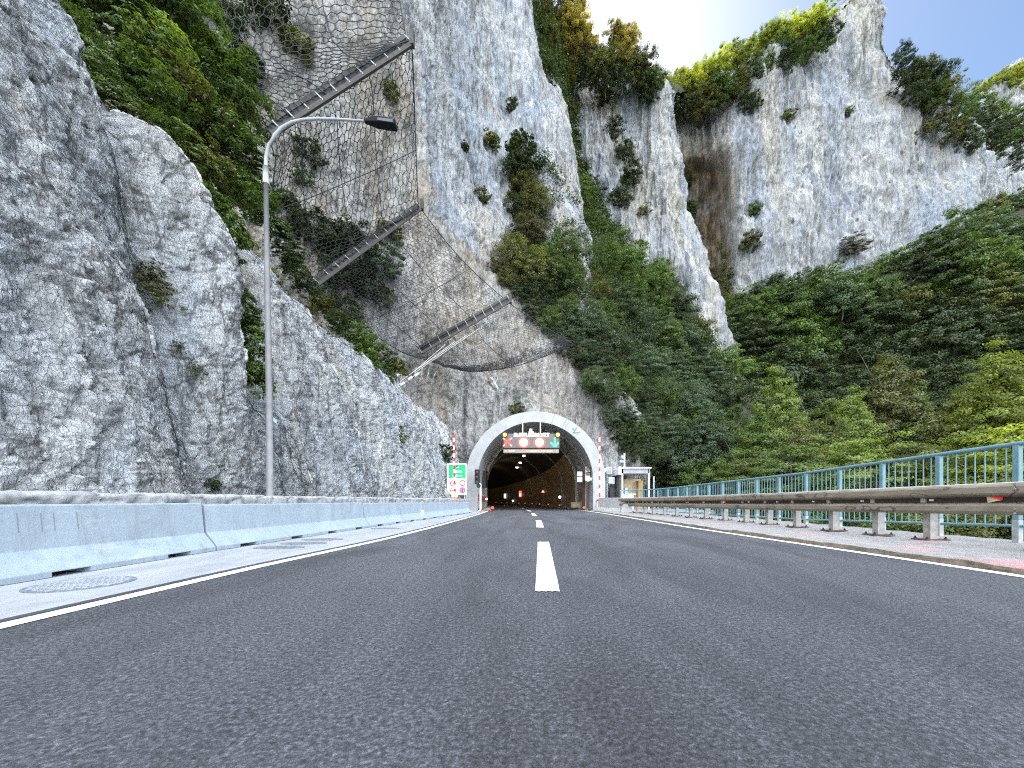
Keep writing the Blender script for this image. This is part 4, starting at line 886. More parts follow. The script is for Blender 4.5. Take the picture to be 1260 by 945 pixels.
mb = MB(); mb.box(X_(793), X_(797.5)+.07, Y+1.2, Y+1.58, .05, Z_(590)); mb.build('locker', plain('ochre_panel', (.40, .25, .10), .7), o)
mb = MB(); mb.box(X_(772), X_(785), Y+.9, Y+1.5, .05, .9); mb.box(X_(770), X_(788), Y+.85, Y+1.55, .9, .95); tag(mb.build('table', M['white']), 'white table standing inside the open shelter', 'table')
mb = MB(); mb.box(X_(774.5), X_(778), Y+1.0, Y+1.2, .952, 1.28); mb.tube([(X_(776.2), Y+1.1, 1.28), (X_(776.2), Y+1.1, 1.36)], .03); tag(mb.build('bottle', M['lightgrey']), 'pale canister on the white table in the shelter', 'canister')
x = X_(771); o = empty('camera_pole', (x, Y+.5, Z_(575)), 'short grey pole carrying a camera on the shelter roof', 'camera pole'); mb = MB(); mb.tube([(x, Y+.5, Z_(575)), (x, Y+.5, Z_(556.5))], .05, 10); mb.build('pole', M['lightgrey'], o)
mb = MB(); mb.box(x-.28, x-.06, Y+.35, Y+.65, Z_(568), Z_(565)); mb.box(x-.22, x-.08, Y+.3, Y+.5, Z_(564), Z_(559.5)); mb.tube([(x-.2, Y+.3, Z_(562)), (x-.2, Y+.2, Z_(562))], .05); mb.build('camera_unit', M['grey'], o)
Y = 22.0
for (a, b_, c, d, mt, nm, lb, cat) in ((746.5, 753, 583.5, 574.5, 'white', 'loudspeaker', 'white tilted loudspeaker box beside the tunnel portal', 'loudspeaker'), (748.8, 756.5, 595.5, 587, 'lightgrey', 'switch_cabinet', 'pale grey cabinet under the loudspeaker beside the portal', 'cabinet')):
    X_ = lambda px: (px-CX)/F*Y; Z_ = lambda py: H-(py-CY)/F*Y; o = empty(nm, (X_((a+b_)/2), Y, 0.05), lb, cat)
    mb = MB(); mb.box(X_(a), X_(b_), Y, Y+.3, Z_(c), Z_(d)); mb.build('cabinet_body', M[mt], o, bevel=.02)
    mb = MB(); mb.box(X_(a)+.03, X_(b_)-.05, Y-.012, Y, Z_(c)+.04, Z_(d)-.04); mb.build('cabinet_door', M['lightgrey'] if mt != 'white' else M['grey'], o)
    mb = MB(); xx = X_((a+b_)/2)-.05; mb.tube([(xx, Y+.35, .05), (xx, Y+.35, Z_(c)+.1)], .045); mb.build('post', M['white'], o)
x = X_(743.5); mb = MB(); mb.disc((x, Z_(578.5)), .13, Y-.02, Y+.1, 18); mb.tube([(x, Y+.05, Z_(578.5)), (x-.1, Y+.3, Z_(574))], .03); tag(mb.build('lamp_housing', M['lightgrey']), 'round pale lamp housing between the portal ring and the loudspeaker', 'lamp')
mb = MB(); mb.box(X_(750), X_(755.5), Y-.1, Y+.2, .25, Z_(600)); mb.tube([(X_(748), Y, .2), (X_(750.5), Y, Z_(597.5)), (X_(756), Y, Z_(597.5))], .035); mb.box(X_(755), X_(757.5), Y+.15, Y+.3, .4, .9); tag(mb.build('generator', M['black']), 'black machine on a white frame under the pale grey cabinet', 'machine')
x = (804.5-CX)/F*23; mb = MB(); mb.tube([(x, 23, -.2), (x, 23, H-(587-CY)/F*23)], .04, 10); mb.tube([(x, 23, H-(587-CY)/F*23), (x, 23, H-(586.4-CY)/F*23)], .055, 10); tag(mb.build('post', M['lightgrey']), 'thin grey post standing right of the shelter', 'post')

# ------------------------------------------------------------------ GUARDRAIL
GT = [(-6, 5.5), (4, 5.42), (5.3, 5.34), (6.7, 5.24), (8, 5.2), (10, 5.12), (13, 4.8), (15.5, 4.52), (19, 4.12), (20.4, 3.95)]
gx = lambda y: itp(y, GT); gtz = lambda y: itp(y, [(4, .80), (8, .745), (19, .665)])
m, nt, b, N, L = newmat('weathered_beam'); v = coords(nt)
c = ramp(nt, noise(nt, coords(nt, (1, .5, 2)), 5, 7, .65, .5), [(.3, (.16, .13, .09)), (.55, (.235, .20, .148)), (.75, (.30, .265, .205))])
sw = nd(nt, 'ShaderNodeTexWave', Scale=1.1, Distortion=9., Detail=3); sw.inputs['Detail Scale'].default_value = 1.4; L.new(coords(nt, (1, 1.2, 2.2)), sw.inputs['Vector'])
c = mix(nt, ramp(nt, sw.outputs['Fac'], [(0, .85), (.03, 0)]), c, (.06, .05, .04)); L.new(c, b.inputs['Base Color']); b.inputs['Roughness'].default_value = .6; b.inputs['Metallic'].default_value = .15; b.inputs['Specular IOR Level'].default_value = .4; M['beam'] = m
M['beamdark'] = plain('beam_channel', (.055, .045, .035), .7, var=.4, scale=8)
M['postg'] = plain('post_steel', (.33, .32, .295), .6, var=.25, scale=14, dirt=(.28, .24, .19), dscale=9)
gr = empty('guardrail', (5.4, 6, KH), 'weathered brown-grey steel guardrail on grey posts along the right pavement', 'guardrail')
ys_ = np.arange(-5, 19.31, .25)
wprof = [(.05, -.0), (.0, .0), (-.03, .02), (-.075, .035), (-.085, .06), (-.085, .10), (-.075, .125), (-.03, .145)]
full = [(.03, 0), (-.0, -.001), (-.06, -.025), (-.075, -.045), (-.075, -.115), (-.06, -.135), (0, -.16)]
low = [(0, -.225), (-.06, -.245), (-.075, -.265), (-.075, -.325), (-.06, -.345), (0, -.365), (.03, -.366)]
mb = MB(); mb.sheet([[(gx(y)+a, y, gtz(y)+z) for a, z in full] for y in ys_]); mb.build('upper_wave', M['beam'], gr)
mb = MB(); mb.sheet([[(gx(y)+a, y, gtz(y)+z) for a, z in low] for y in ys_]); mb.build('lower_wave', M['beam'], gr)
mb = MB(); mb.sheet([[(gx(y)+a, y, gtz(y)+z) for a, z in ((0, -.158), (.02, -.165), (.02, -.22), (0, -.227))] for y in ys_]); mb.build('centre_channel', M['beamdark'], gr)
mb = MB(); mb.sheet([[(gx(y)+a, y, gtz(y)+z) for a, z in ((.03, -.001), (.015, .004), (-.002, .004), (-.008, -.003))] for y in ys_]); mb.build('top_edge', M['lightgrey'], gr)
gpy = [3.9, 5.30, 6.03, 6.85, 7.75, 8.6, 9.45, 10.35, 11.25, 12.1, 13.0, 13.9, 14.8, 15.6, 16.4, 17.2, 18.0]
gpy = [3.0, 4.12]+gpy[1:]
for y in gpy:
    x = gx(y)+.1; mb = MB(); w_ = .05
    mb.add([], [])
    for (a0, a1, b0, b1) in ((-.05, .05, -.05, -.043), (-.05, .05, .043, .05), (-.05, -.043, -.043, .043), (.043, .05, -.043, .043)): mb.box(x+a0, x+a1, y+b0, y+b1, KH, gtz(y)-.1)
    p = mb.build('post', M['postg'], gr)
    mb = MB(); mb.box(x-.16, x+.16, y-.11, y+.11, KH+.004, KH+.022); bp = mb.build('base_plate', plain('base_plate', (.10, .06, .05), .7, var=.4) if y == gpy[0] else bpm, p); bpm = bp.data.materials[0]
    mb = MB()
    for a in (-.125, .125):
        for c_ in (-.08, .08): mb.tube([(x+a, y+c_, KH+.02), (x+a, y+c_, KH+.055)], .011, 6); mb.tube([(x+a, y+c_, KH+.022), (x+a, y+c_, KH+.035)], .02, 6)
    mb.build('bolts', M['black'], p)
    mb = MB(); mb.box(gx(y)-.004, gx(y)+.06, y-.03, y+.03, gtz(y)-.22, gtz(y)-.165); mb.build('spacer', M['galv'], p)
for y in [3.55+.0, 4.15]+[i*1.0+5.2 for i in range(13)]:
    if y < 5: continue
    mb = MB(); mb.box(gx(y)-.004, gx(y)+.018, y-.02, y+.02, gtz(y)-.20, gtz(y)-.175); mb.build('stud', M['white'], gr)
for y in (4.33, 8.28, 4.33): pass
for px in (1224, 891, 803):                       # red and white wedge reflectors in the channel
    y = 6.0
    for _ in range(40): y = gx(y)*F/(px-CX)
    z = gtz(y)-.19; x = gx(y)-.012; s = .04
    o = MB().add([(x, y+.07, z+.035), (x, y-.07, z+.028), (x, y-.07, z-.005), (x+.02, y+.07, z+.035), (x+.02, y-.07, z+.028), (x+.02, y-.07, z-.005)], [(0, 2, 1), (3, 4, 5), (0, 1, 4, 3), (1, 2, 5, 4), (2, 0, 3, 5)]).build('red_reflector', emis('reflector_red', (1, .02, .02), .25, (.6, .02, .02)), gr)
    MB().add([(x, y+.07, z+.035), (x, y+.06, z-.04), (x, y-.068, z-.007), (x+.02, y+.07, z+.035), (x+.02, y+.06, z-.04), (x+.02, y-.068, z-.007)], [(0, 1, 2), (3, 5, 4), (0, 3, 4, 1), (1, 4, 5, 2)]).build('white_reflector', M['cream'], gr)
mb = MB()
for y in (4.28, 3.98):
    for dz in (-.045, -.115, -.265, -.325)[::2]+(-.315,): mb.tube([(gx(y)-.078, y, gtz(y)+dz-.03), (gx(y)-.092, y, gtz(y)+dz-.03)], .011, 8)
mb.build('splice_bolts', M['galv'], gr)

# ------------------------------------------------------------------ BLUE RAILING
m, nt, b, N, L = newmat('teal_paint'); v = coords(nt)
c = mix(nt, ramp(nt, noise(nt, v, 7, 6, .6), [(.4, 0), (.7, 1)]), (.105, .21, .24), (.16, .275, .31)); c = mix(nt, ramp(nt, noise(nt, v, 16, 7, .7, .4), [(.62, 0), (.72, .8)]), c, (.40, .40, .36))
L.new(c, b.inputs['Base Color']); b.inputs['Roughness'].default_value = .5; M['teal'] = m
M['tealgrey'] = plain('worn_post_foot', (.34, .36, .35), .7, var=.3, scale=12, dirt=(.20, .30, .32))
RT2 = [(-6, 6.3), (17, 6.3), (18.5, 6.1), (19.6, 5.6), (20.3, 5.0), (20.7, 4.5)]
hx = lambda y: itp(y, RT2); hz = lambda y: itp(y, [(3, 1.36), (5, 1.325), (9, 1.21), (15, 1.15), (23, 1.05)])
ra = empty('railing', (6.3, 6, KH), 'teal blue metal railing with thin vertical bars behind the guardrail', 'railing')
ys_ = list(np.arange(-5, 20.8, .3)); mb = MB(); mb.tube([(hx(y), y, hz(y)) for y in ys_], .03, 10); mb.build('handrail', M['teal'], ra, smooth=True)
mb = MB(); mb.tube([(hx(y), y, hz(y)-1.06) for y in ys_], .02, 8); mb.build('bottom_rail', M['teal'], ra, smooth=True)
posts = [5.04-.98*i for i in range(1, 9)]+[5.04+.965*i for i in range(17)]
for y in posts:
    mb = MB(); mb.box(hx(y)-.03, hx(y)+.03, y-.035, y+.035, hz(y)-.98, hz(y)-.02); p = mb.build('post', M['teal'], ra, bevel=.006)
    mb = MB(); mb.box(hx(y)-.031, hx(y)+.031, y-.036, y+.036, KH-.03, hz(y)-.98); mb.build('post_foot', M['tealgrey'], p)
posts.sort(); allb = []
for a, b_ in zip(posts[:-1], posts[1:]):
    for k in range(1, 8): allb.append(lerp(a, b_, k/8))
allb.sort(); near_b = [y for y in allb if y > 3.9][:100]; far_b = [y for y in allb if y not in near_b]
def bal(mb, y): mb.tube([(hx(y), y, hz(y)-1.06), (hx(y), y, hz(y)-.02)], .0085, 6, cap=False)
b0 = MB(); b0.tube([(0, 0, 0), (0, 0, 1.04)], .0085, 6, cap=False); me0 = bpy.data.meshes.new('baluster'); me0.from_pydata(b0.v, [], b0.f); me0.materials.append(M['teal'])
for y in near_b: q_ = link('baluster', me0, ra); q_.location = (hx(y)-6.3, y-6, hz(y)-1.06-KH)
mb = MB(); [bal(mb, y) for y in far_b]; q_ = mb.build('balusters', M['teal'], ra); q_['kind'] = 'stuff'

# ------------------------------------------------------------------ STREET LAMP
M['lampgrey'] = plain('lamp_grey', (.30, .31, .32), .6, var=.15)
Y = 6.5; X_ = lambda px: (px-CX)/F*Y; Z_ = lambda py: H-(py-CY)/F*Y
lp = empty('street_lamp', (X_(332.5), Y, 0), 'tall grey street lamp with a curved arm in front of the left cliff', 'street lamp')
mb = MB(); mb.tube([(X_(332.5), Y, .0), (X_(331), Y, Z_(480)), (X_(328.5), Y, Z_(330)), (X_(327.3), Y, Z_(222))], [.055, .05, .042, .036], 14); mb.build('pole', plain('pole_grey', (.20, .20, .20), .6, var=.2, scale=8), lp, smooth=True)
mb = MB(); mb.tube([(X_(327.3), Y, Z_(226)), (X_(327), Y, Z_(205))], .045, 14); mb.build('sleeve', M['lampgrey'], lp, smooth=True)
ctl = [(327, 207), (327.5, 193), (331, 179), (338, 167), (348, 158), (360, 152), (375, 149.3), (392, 149), (415, 150.5), (455, 154.8)]
mb = MB(); mb.tube([(X_(a), Y-.0006*(a-327), Z_(c)) for a, c in ctl], [.028]*5+[.026, .024, .022, .02, .018], 12); mb.build('arm', M['lampgrey'], lp, smooth=True)
mb = MB(); YH = Y-.08
def hd(x0, z0a, z0b, w0): return [(X_(x0), YH-w0, Z_(z0a)), (X_(x0), YH+w0, Z_(z0a)), (X_(x0), YH+w0, Z_(z0b)), (X_(x0), YH-w0, Z_(z0b))]
secs = [hd(451, 153.4, 156.6, .03), hd(457, 152.8, 157.6, .045), (hd(464, 152.6, 159.4, .07)), hd(477, 154.6, 161, .08), hd(489.5, 157, 163, .075)]
vs = [p for s in secs for p in s]; fs = [tuple(range(3, -1, -1)), tuple(range(16, 20))]
for i in range(4):
    for k in range(4): fs.append((i*4+k, i*4+(k+1) % 4, i*4+4+(k+1) % 4, i*4+4+k))
mb.add(vs, fs); lh = mb.build('lamp_head', plain('lamp_black', (.012, .013, .015), .7, spec=.1), lp, bevel=.008)
mb = MB(); mb.add([(X_(469), YH-.08, Z_(155.8)), (X_(487.5), YH-.083, Z_(158)), (X_(487.5), YH-.083, Z_(161.8)), (X_(469), YH-.082, Z_(159))], [(0, 3, 2, 1)]); mb.build('glass', plain('lamp_glass', (.05, .055, .06), .3, spec=.3), lh)
mb = MB(); mb.box(X_(332.5)-.12, X_(332.5)+.12, Y-.12, Y+.12, .0, .04); mb.build('base_plate', M['galv'], lp)

# ------------------------------------------------------------------ ROCKFALL NET
M['wire'] = plain('net_wire', (.03, .032, .035), .8, spec=.15); M['cable'] = plain('wire_rope', (.035, .035, .04), .8, spec=.15); M['steel'] = plain('weathered_steel', (.07, .066, .06), .8, var=.3, spec=.2)
netc = [
 [(90,-190,11),(190,-180,11.6),(290,-170,12.2),(390,-160,13.2),(472,-150,14.2)],
 [(160,-60,10.8),(235,-58,11.4),(315,-55,12.2),(400,-50,13),(485,-45,14)],
 [(225,75,11),(270,70,11.4),(335,62,12),(420,50,12.7),(500,46,13.6)],
 [(332,172,11.8),(370,146,12.2),(412,118,12.6),(460,87,13.1),(507,57,13.6)],
 [(336,240,12.6),(378,222,13.4),(424,200,14.2),(468,178,14.9),(511,156,15.7)],
 [(345,310,13.8),(392,298,14.6),(436,284,15.4),(476,270,16.2),(515,254,16.9)],
 [(382,357,14.8),(418,333,15.5),(452,308,16.2),(486,283,16.9),(519,259,17.5)],
 [(432,392,16.6),(466,378,17.4),(500,360,18.2),(534,341,19),(568,320,19.8)],
 [(480,425,18.2),(512,416,19),(546,404,19.8),(584,389,20.6),(624,371,21.4)],
 [(505,438,19.2),(532,436,20.2),(562,432,20.9),(602,419,21.3),(662,397,21.8)],
 [(528,443,19.8),(553,452,20.9),(585,457,21.4),(640,449,21.7),(706,424,22.2)],
]
G = cr_interp([[W(*p) for p in r] for r in netc], 161, 361)
def sag(u, v): return 0
def surfpt(G, u, v):                       # bilinear lookup, u,v in 0..1 arrays
    nv, nu = G.shape[:2]; a = np.clip(u, 0, 1)*(nu-1.001); b_ = np.clip(v, 0, 1)*(nv-1.001); i = a.astype(int); j = b_.astype(int); fa = (a-i)[:, None]; fb = (b_-j)[:, None]
    return (G[j, i]*(1-fa)+G[j, i+1]*fa)*(1-fb)+(G[j+1, i]*(1-fa)+G[j+1, i+1]*fa)*fb
def hexnet(G, U, V, size, r, jit, keep=None, seed=3, bulge=0., bulge_l=1.5):
    """hexagonal mesh laid over the surface G (U x V metres), thin three-sided wires"""
    s = size/math.sqrt(3); w = size; h_ = 1.5*s; ni = int(U/w)+1; nj = int(V/h_)+1; segs = []
    I, J = np.meshgrid(np.arange(ni), np.arange(nj)); cx_ = (I+.5*(J % 2))*w; cy_ = J*h_; cx_ = cx_.ravel(); cy_ = cy_.ravel()
    ang = [math.radians(30+60*k) for k in range(7)]; A = []; B = []
    for k in (0, 1, 2): A.append(np.stack([cx_+s*math.cos(ang[k]), cy_+s*math.sin(ang[k])], 1)); B.append(np.stack([cx_+s*math.cos(ang[k+1]), cy_+s*math.sin(ang[k+1])], 1))
    A = np.concatenate(A); B = np.concatenate(B); allp = np.concatenate([A, B]); key = np.round(allp/(s*.2)).astype(int)
    jx = perlin(np.c_[key*.731, np.zeros(len(key))]+.37)*jit*size; jy = perlin(np.c_[key*.713, np.ones(len(key))*5.5]+.11)*jit*size; allp = allp+np.stack([jx, jy], 1)
    P = surfpt(G, allp[:, 0]/U, allp[:, 1]/V); n = len(A)
    ok = (A[:, 0] > 0) & (A[:, 0] < U) & (A[:, 1] > 0) & (A[:, 1] < V) & (B[:, 0] > 0) & (B[:, 0] < U) & (B[:, 1] > 0) & (B[:, 1] < V)
    P = P+bulge*np.stack([perlin(P/bulge_l), perlin(P/bulge_l+9), perlin(P/bulge_l+3)], 1); a, b_ = P[:n][ok], P[n:][ok]
    if keep is not None: k2 = keep(a) & keep(b_); a, b_ = a[k2], b_[k2]
    return wires(a, b_, r)
def wires(a, b_, r):
    d = b_-a; d /= np.linalg.norm(d, axis=1)[:, None]+1e-9; up = np.array([.3, .2, .93]); u = np.cross(d, up); u /= np.linalg.norm(u, axis=1)[:, None]+1e-9; w = np.cross(d, u); ex = d*r*.7
    r = np.asarray(r)*np.ones(len(a)); ring = [u*math.cos(t)+w*math.sin(t) for t in (0, 2.094, 4.189)]
    V = np.stack([a-ex+q*r[:, None] for q in ring]+[b_+ex+q*r[:, None] for q in ring], 1).reshape(-1, 3); base = np.arange(len(a))[:, None]*6
    Q = np.concatenate([base+np.array([k, (k+1) % 3, (k+1) % 3+3, k+3]) for k in range(3)]); return V, Q
net = empty('rockfall_net', (-4, 16, 8), 'dark ring-mesh rockfall net hanging over the cliff above the tunnel approach', 'rockfall net')
def nettop(G, rows): return G[int(rows[0]*360):int(rows[1]*360)+1]
off = np.array([-4, 16, 8.])
for v0, v1, U, V_, sz, r in ((0, .30, 6.2, 7.6, .30, .014), (.30, .60, 6.0, 7.3, .24, .012), (.60, .80, 6.3, 6.2, .18, .0095), (.80, .995, 7.0, 3.6, .13, .008)):
    Gs = nettop(G, (v0, v1)); U = np.linalg.norm(np.diff(Gs, axis=1), axis=2).sum(1).mean(); V_ = np.linalg.norm(np.diff(Gs, axis=0), axis=2).sum(0).mean()
    V1, Q1 = hexnet(Gs, U, V_, sz, r, .22, bulge=.10); link('mesh_panel', npmesh('mesh_panel', V1-off, Q1, M['wire']), net)
# folded bottom hem
Gs = G[346:]; 
for lay in range(3):
    U = np.linalg.norm(np.diff(Gs, axis=1), axis=2).sum(1).mean(); V1, Q1 = hexnet(Gs+np.array([0, -.06*lay, -.03*lay]), U, .7, .085, .006, .6, bulge=.12, bulge_l=.6, seed=lay); link('hem', npmesh('hem', V1-off, Q1, M['wire']), net)
def cable(pts, r, name='cable', mt=None, par=net, n=6):
    mb = MB(); mb.tube(pts, r, n); return mb.build(name, mt or M['cable'], par, smooth=True)
for u in (.0, .22, .47, .72, 1.):
    pts = [tuple(G[j, int(u*160)]+np.array([0, -.03, 0])) for j in range(0, 361, 12)]; cable(pts, .02 if u in (0., 1.) else .014)
for vv in (.12, .43, .72): cable([tuple(G[int(vv*360), i]+np.array([0, -.03, 0])) for i in range(0, 161, 8)], .014)
cable([tuple(G[360, i]) for i in range(0, 161, 5)], .02)
for (a, b_, wdt, lb) in (((326, 171, 11.7), (507, 54, 13.5), .34, 'uppermost of the three steel net posts jutting from the cliff above the lamp'), ((379, 359, 14.7), (519, 256, 17.4), .27, 'middle one of the three steel net posts jutting from the cliff'), ((519, 434, 19.6), (628, 371, 21.3), .3, 'lowest of the three steel net posts, just above the tunnel')):
    A, B = Vector(W(*a)), Vector(W(*b_)); d = (B-A).normalized(); up = d.cross(Vector((0, 1, 0))).normalized(); up = up if up.z > 0 else -up; o = empty('net_post', A, lb, 'net post', 'steel posts holding up the rockfall net')
    for s in (0, 1): mb = MB(); mb.bar(A+up*wdt*s, B+up*wdt*s, .12, .12); mb.build('chord', M['steel'], o)
    mb = MB(); mb.bar(A+up*wdt*.5+Vector((0, .05, 0)), B+up*wdt*.5+Vector((0, .05, 0)), .02, wdt*.8); mb.build('web_plate', plain('web_plate', (.045, .042, .04), .7, var=.4) , o)
    L_ = (B-A).length; n = max(6, int(L_/.55))
    for k in range(n+1): p = A+d*L_*k/n; mb = MB(); mb.bar(p-up*.03+Vector((0, -.06, 0)), p+up*(wdt+.05)+d*.06+Vector((0, -.06, 0)), .025, .03); mb.build('rung', M['lampgrey'], o)
    mb = MB(); mb.box(B.x-.07, B.x+.07, B.y-.1, B.y+.1, B.z-.08, B.z+wdt+.08); mb.build('end_plate', M['steel'], o)
# anchor cables and pulleys under the lowest post
anch = [((548, 424, 19.9), (487, 476, 18.3)), ((560, 420, 20.0), (492, 470, 18.4)), ((575, 412, 20.3), (500, 464, 18.6)), ((590, 404, 20.5), (510, 459, 18.8))]
for i, (a, b_) in enumerate(anch): o = MB().tube([W(*a), W(*b_)], .016, 6).build('anchor_cable', M['galv']); tag(o, 'thin steel anchor cable running down left from the lowest net post', 'cable', 'anchor cables under the lowest net post')
for i, (px, py) in enumerate(((492, 451), (491, 461), (505, 465.5), (495.5, 472.5), (487, 476.5), (513, 461))):
    p = Vector(W(px, py, 18.4)); o = empty('cable_brake', p, 'small pale steel cable brake ring on the rock below the lowest net post', 'cable brake', 'cable brakes at the ends of the anchor cables')
    mb = MB(); mb.bar(p-Vector((.10, 0, .06)), p+Vector((.10, 0, .06)), .10, .11); mb.build('brake_body', M['lightgrey'], o, bevel=.01); mb = MB(); mb.tube([p+Vector((.12, 0, .07)), p+Vector((.24, 0, .15))], .035); mb.build('brake_neck', M['galv'], o)
for k in range(3): a = W(512+8*k, 452, 18.7); MBo = MB().tube([a, (a[0]-.05, a[1]-.05, a[2]-.45), (a[0]+.15, a[1]-.05, a[2]-.75), (a[0]+.3, a[1], a[2]-.25)], .012, 5).build('cable_loop', M['galv']); tag(MBo, 'slack loop of thin cable hanging by the cable brakes', 'cable', 'slack cable loops by the brakes')
p = Vector(W(611, 468, 21.9)); o = empty('net_anchor', p, 'cluster of pale shackles hanging below the middle of the net hem', 'anchor'); 
for k in range(5): mb = MB(); q = p+Vector((random.uniform(-.25, .25), -.05, random.uniform(-.35, .35))); mb.tube([q, q+Vector((random.uniform(-.15, .15), 0, .16))], .035); mb.tube([q+Vector((.06, 0, 0)), q+Vector((.1, 0, -.2))], .02); mb.build('shackle', M['lightgrey'], o)
mb = MB(); mb.tube([p+Vector((0, 0, .7)), p, p+Vector((.05, .1, -.6))], .02); mb.build('cable', M['galv'], o)

# fine wire mesh draped over the near wall
S_ = SURF['rock_wall']; Gn = blur(S_['P'][10:470:4, 150:830:4], 3); Nn_ = blur(S_['N'][10:470:4, 150:830:4], 3); Gn = Gn+Nn_*.07
U = np.linalg.norm(np.diff(Gn, axis=1), axis=2).sum(1).mean(); V_ = np.linalg.norm(np.diff(Gn, axis=0), axis=2).sum(0).mean()
V1, Q1 = hexnet(Gn, U, V_, .066, .0017, .4, bulge=.02, bulge_l=.5, keep=lambda p: (p[:, 1] > 1.5))
o = link('wire_mesh', npmesh('wire_mesh', V1, Q1, M['wire'])); tag(o, 'fine grey hexagonal wire mesh draped over the rock wall beside the road', 'wire mesh')

# ------------------------------------------------------------------ VEGETATION
GJ = 'trees crowding the slope right of the tunnel'; GI = 'trees of the dark wood under the tall cliff'; GE = 'bushes filling the gully between the white cliffs'
carpet('scrub', 'hillside', lambda x, y, P: (x < 1000) & (y < 640) & (y > -60), 2600, 8, 60, 2.8, 'dark', 21)
carpet('scrub', 'cliff', poly([(612,318),(632,262),(645,225),(668,190),(705,250),(745,400),(795,560),(785,590),(772,530),(742,475),(700,415),(655,362)]), 420, 9, 60, 2.6, 'dark', 24)
carpet('undergrowth', 'forest_slope', lambda x, y, P: (x < 1290) & (y < 700) & (P[:, 1] > 12), 2600, 8, 55, 2.9, 'dark', 22)
carpet('scrub', 'saddle', lambda x, y, P: (y < 140), 260, 7, 80, 2.2, 'olive', 23)
cols = ['dark', 'mid', 'blue', 'olive', 'dark', 'mid', 'blue', 'dark', 'brown']
# gully column
gl = [(662, 15, 19, 'brown'), (690, 20, 20, 'brown'), (675, 50, 20, 'olive'), (700, 62, 22, 'brown'), (682, 92, 20, 'dark'), (706, 100, 20, 'olive'), (695, 130, 19, 'dark'), (712, 142, 16, 'brown'), (700, 165, 18, 'dark'), (716, 180, 18, 'dark'),
      (704, 205, 18, 'dark'), (724, 215, 20, 'dark'), (742, 240, 20, 'dark'), (716, 240, 22, 'mid'), (738, 275, 22, 'mid'), (700, 265, 20, 'mid'), (655, -8, 18, 'olive'), (668, 80, 12, 'dark'), (688, 165, 12, 'olive')]
gl = [(a-(14 if a > 680 and 70 < b < 230 else 5 if a > 680 else 0)-(8 if a > 735 else 0), b, c*.82, d) for a, b, c, d in gl]
for i, (px, py, r_, c_) in enumerate(gl):
    p, n, dd = hit('hillside', px, py); R = r_/F*p[1]; tree('shrubby_tree', (p[0], p[1]-R*.4, p[2]-R), p[2]+R*.9, R, rnd.choice(['round', 'layer']), c_, 'bushy dark tree in the steep gully between white buttress and middle cliff', 'tree', GE)
# slope right of the tunnel
sl = [(630, 305, 26, 'olive'), (650, 275, 24, 'brown'), (655, 330, 30, 'olive'), (690, 300, 28, 'mid'), (670, 355, 24, 'dark'), (700, 345, 30, 'mid'), (735, 320, 30, 'mid'), (770, 320, 30, 'mid'), (800, 350, 30, 'mid'), (830, 375, 26, 'dark'),
      (720, 385, 28, 'blue'), (755, 370, 30, 'dark'), (745, 410, 28, 'dark'), (785, 395, 32, 'blue'), (815, 405, 28, 'mid'), (845, 415, 28, 'blue'), (765, 440, 26, 'dark'), (795, 440, 30, 'blue'), (830, 445, 30, 'blue'), (865, 445, 26, 'blue'),
      (780, 475, 24, 'dark'), (810, 480, 28, 'mid'), (845, 480, 28, 'blue'), (795, 510, 22, 'dark'), (825, 520, 28, 'blue'), (860, 515, 28, 'mid'), (890, 480, 28, 'dark'), (885, 440, 24, 'mid'), (860, 400, 20, 'olive'), (735, 350, 20, 'olive'),
      (895, 520, 28, 'dark'), (800, 545, 22, 'dark'), (830, 560, 26, 'blue'), (865, 565, 28, 'dark'), (640, 205, 20, 'dark'), (648, 225, 18, 'brown'), (618, 322, 14, 'brown'), (628, 338, 14, 'olive'), (645, 352, 16, 'dark'), (662, 372, 18, 'dark'), (680, 392, 18, 'mid'), (697, 412, 18, 'dark'), (712, 432, 18, 'dark'), (728, 455, 19, 'mid'), (742, 478, 18, 'dark'), (756, 500, 18, 'blue'), (768, 525, 17, 'dark'), (664, 318, 24, 'mid'), (680, 335, 24, 'dark'), (695, 372, 22, 'mid'), (715, 400, 24, 'blue'), (738, 432, 24, 'dark'), (640, 250, 18, 'dark'), (656, 245, 20, 'olive'), (780, 548, 16, 'dark'), (772, 498, 16, 'dark'), (784, 512, 16, 'mid'), (777, 530, 15, 'dark'), (788, 538, 14, 'dark'), (740, 385, 24, 'mid'), (765, 465, 24, 'mid'), (660, 290, 22, 'brown'), (780, 360, 24, 'mid'), (810, 325, 18, 'mid'), (705, 325, 18, 'olive')]
for i, (px, py, r_, c_) in enumerate(sl):
    p, n, dd = hit2(px, py+6); R = r_/F*p[1]*.95; tree('broadleaf_tree', (p[0], p[1]-R*.5, p[2]-R*1.1), p[2]+R*.85, R, rnd.choice(['round', 'round', 'layer']), c_, 'leafy green tree among those crowding the steep slope between the tunnel and the middle cliff', 'tree', GJ, near=(p[1] < 40))
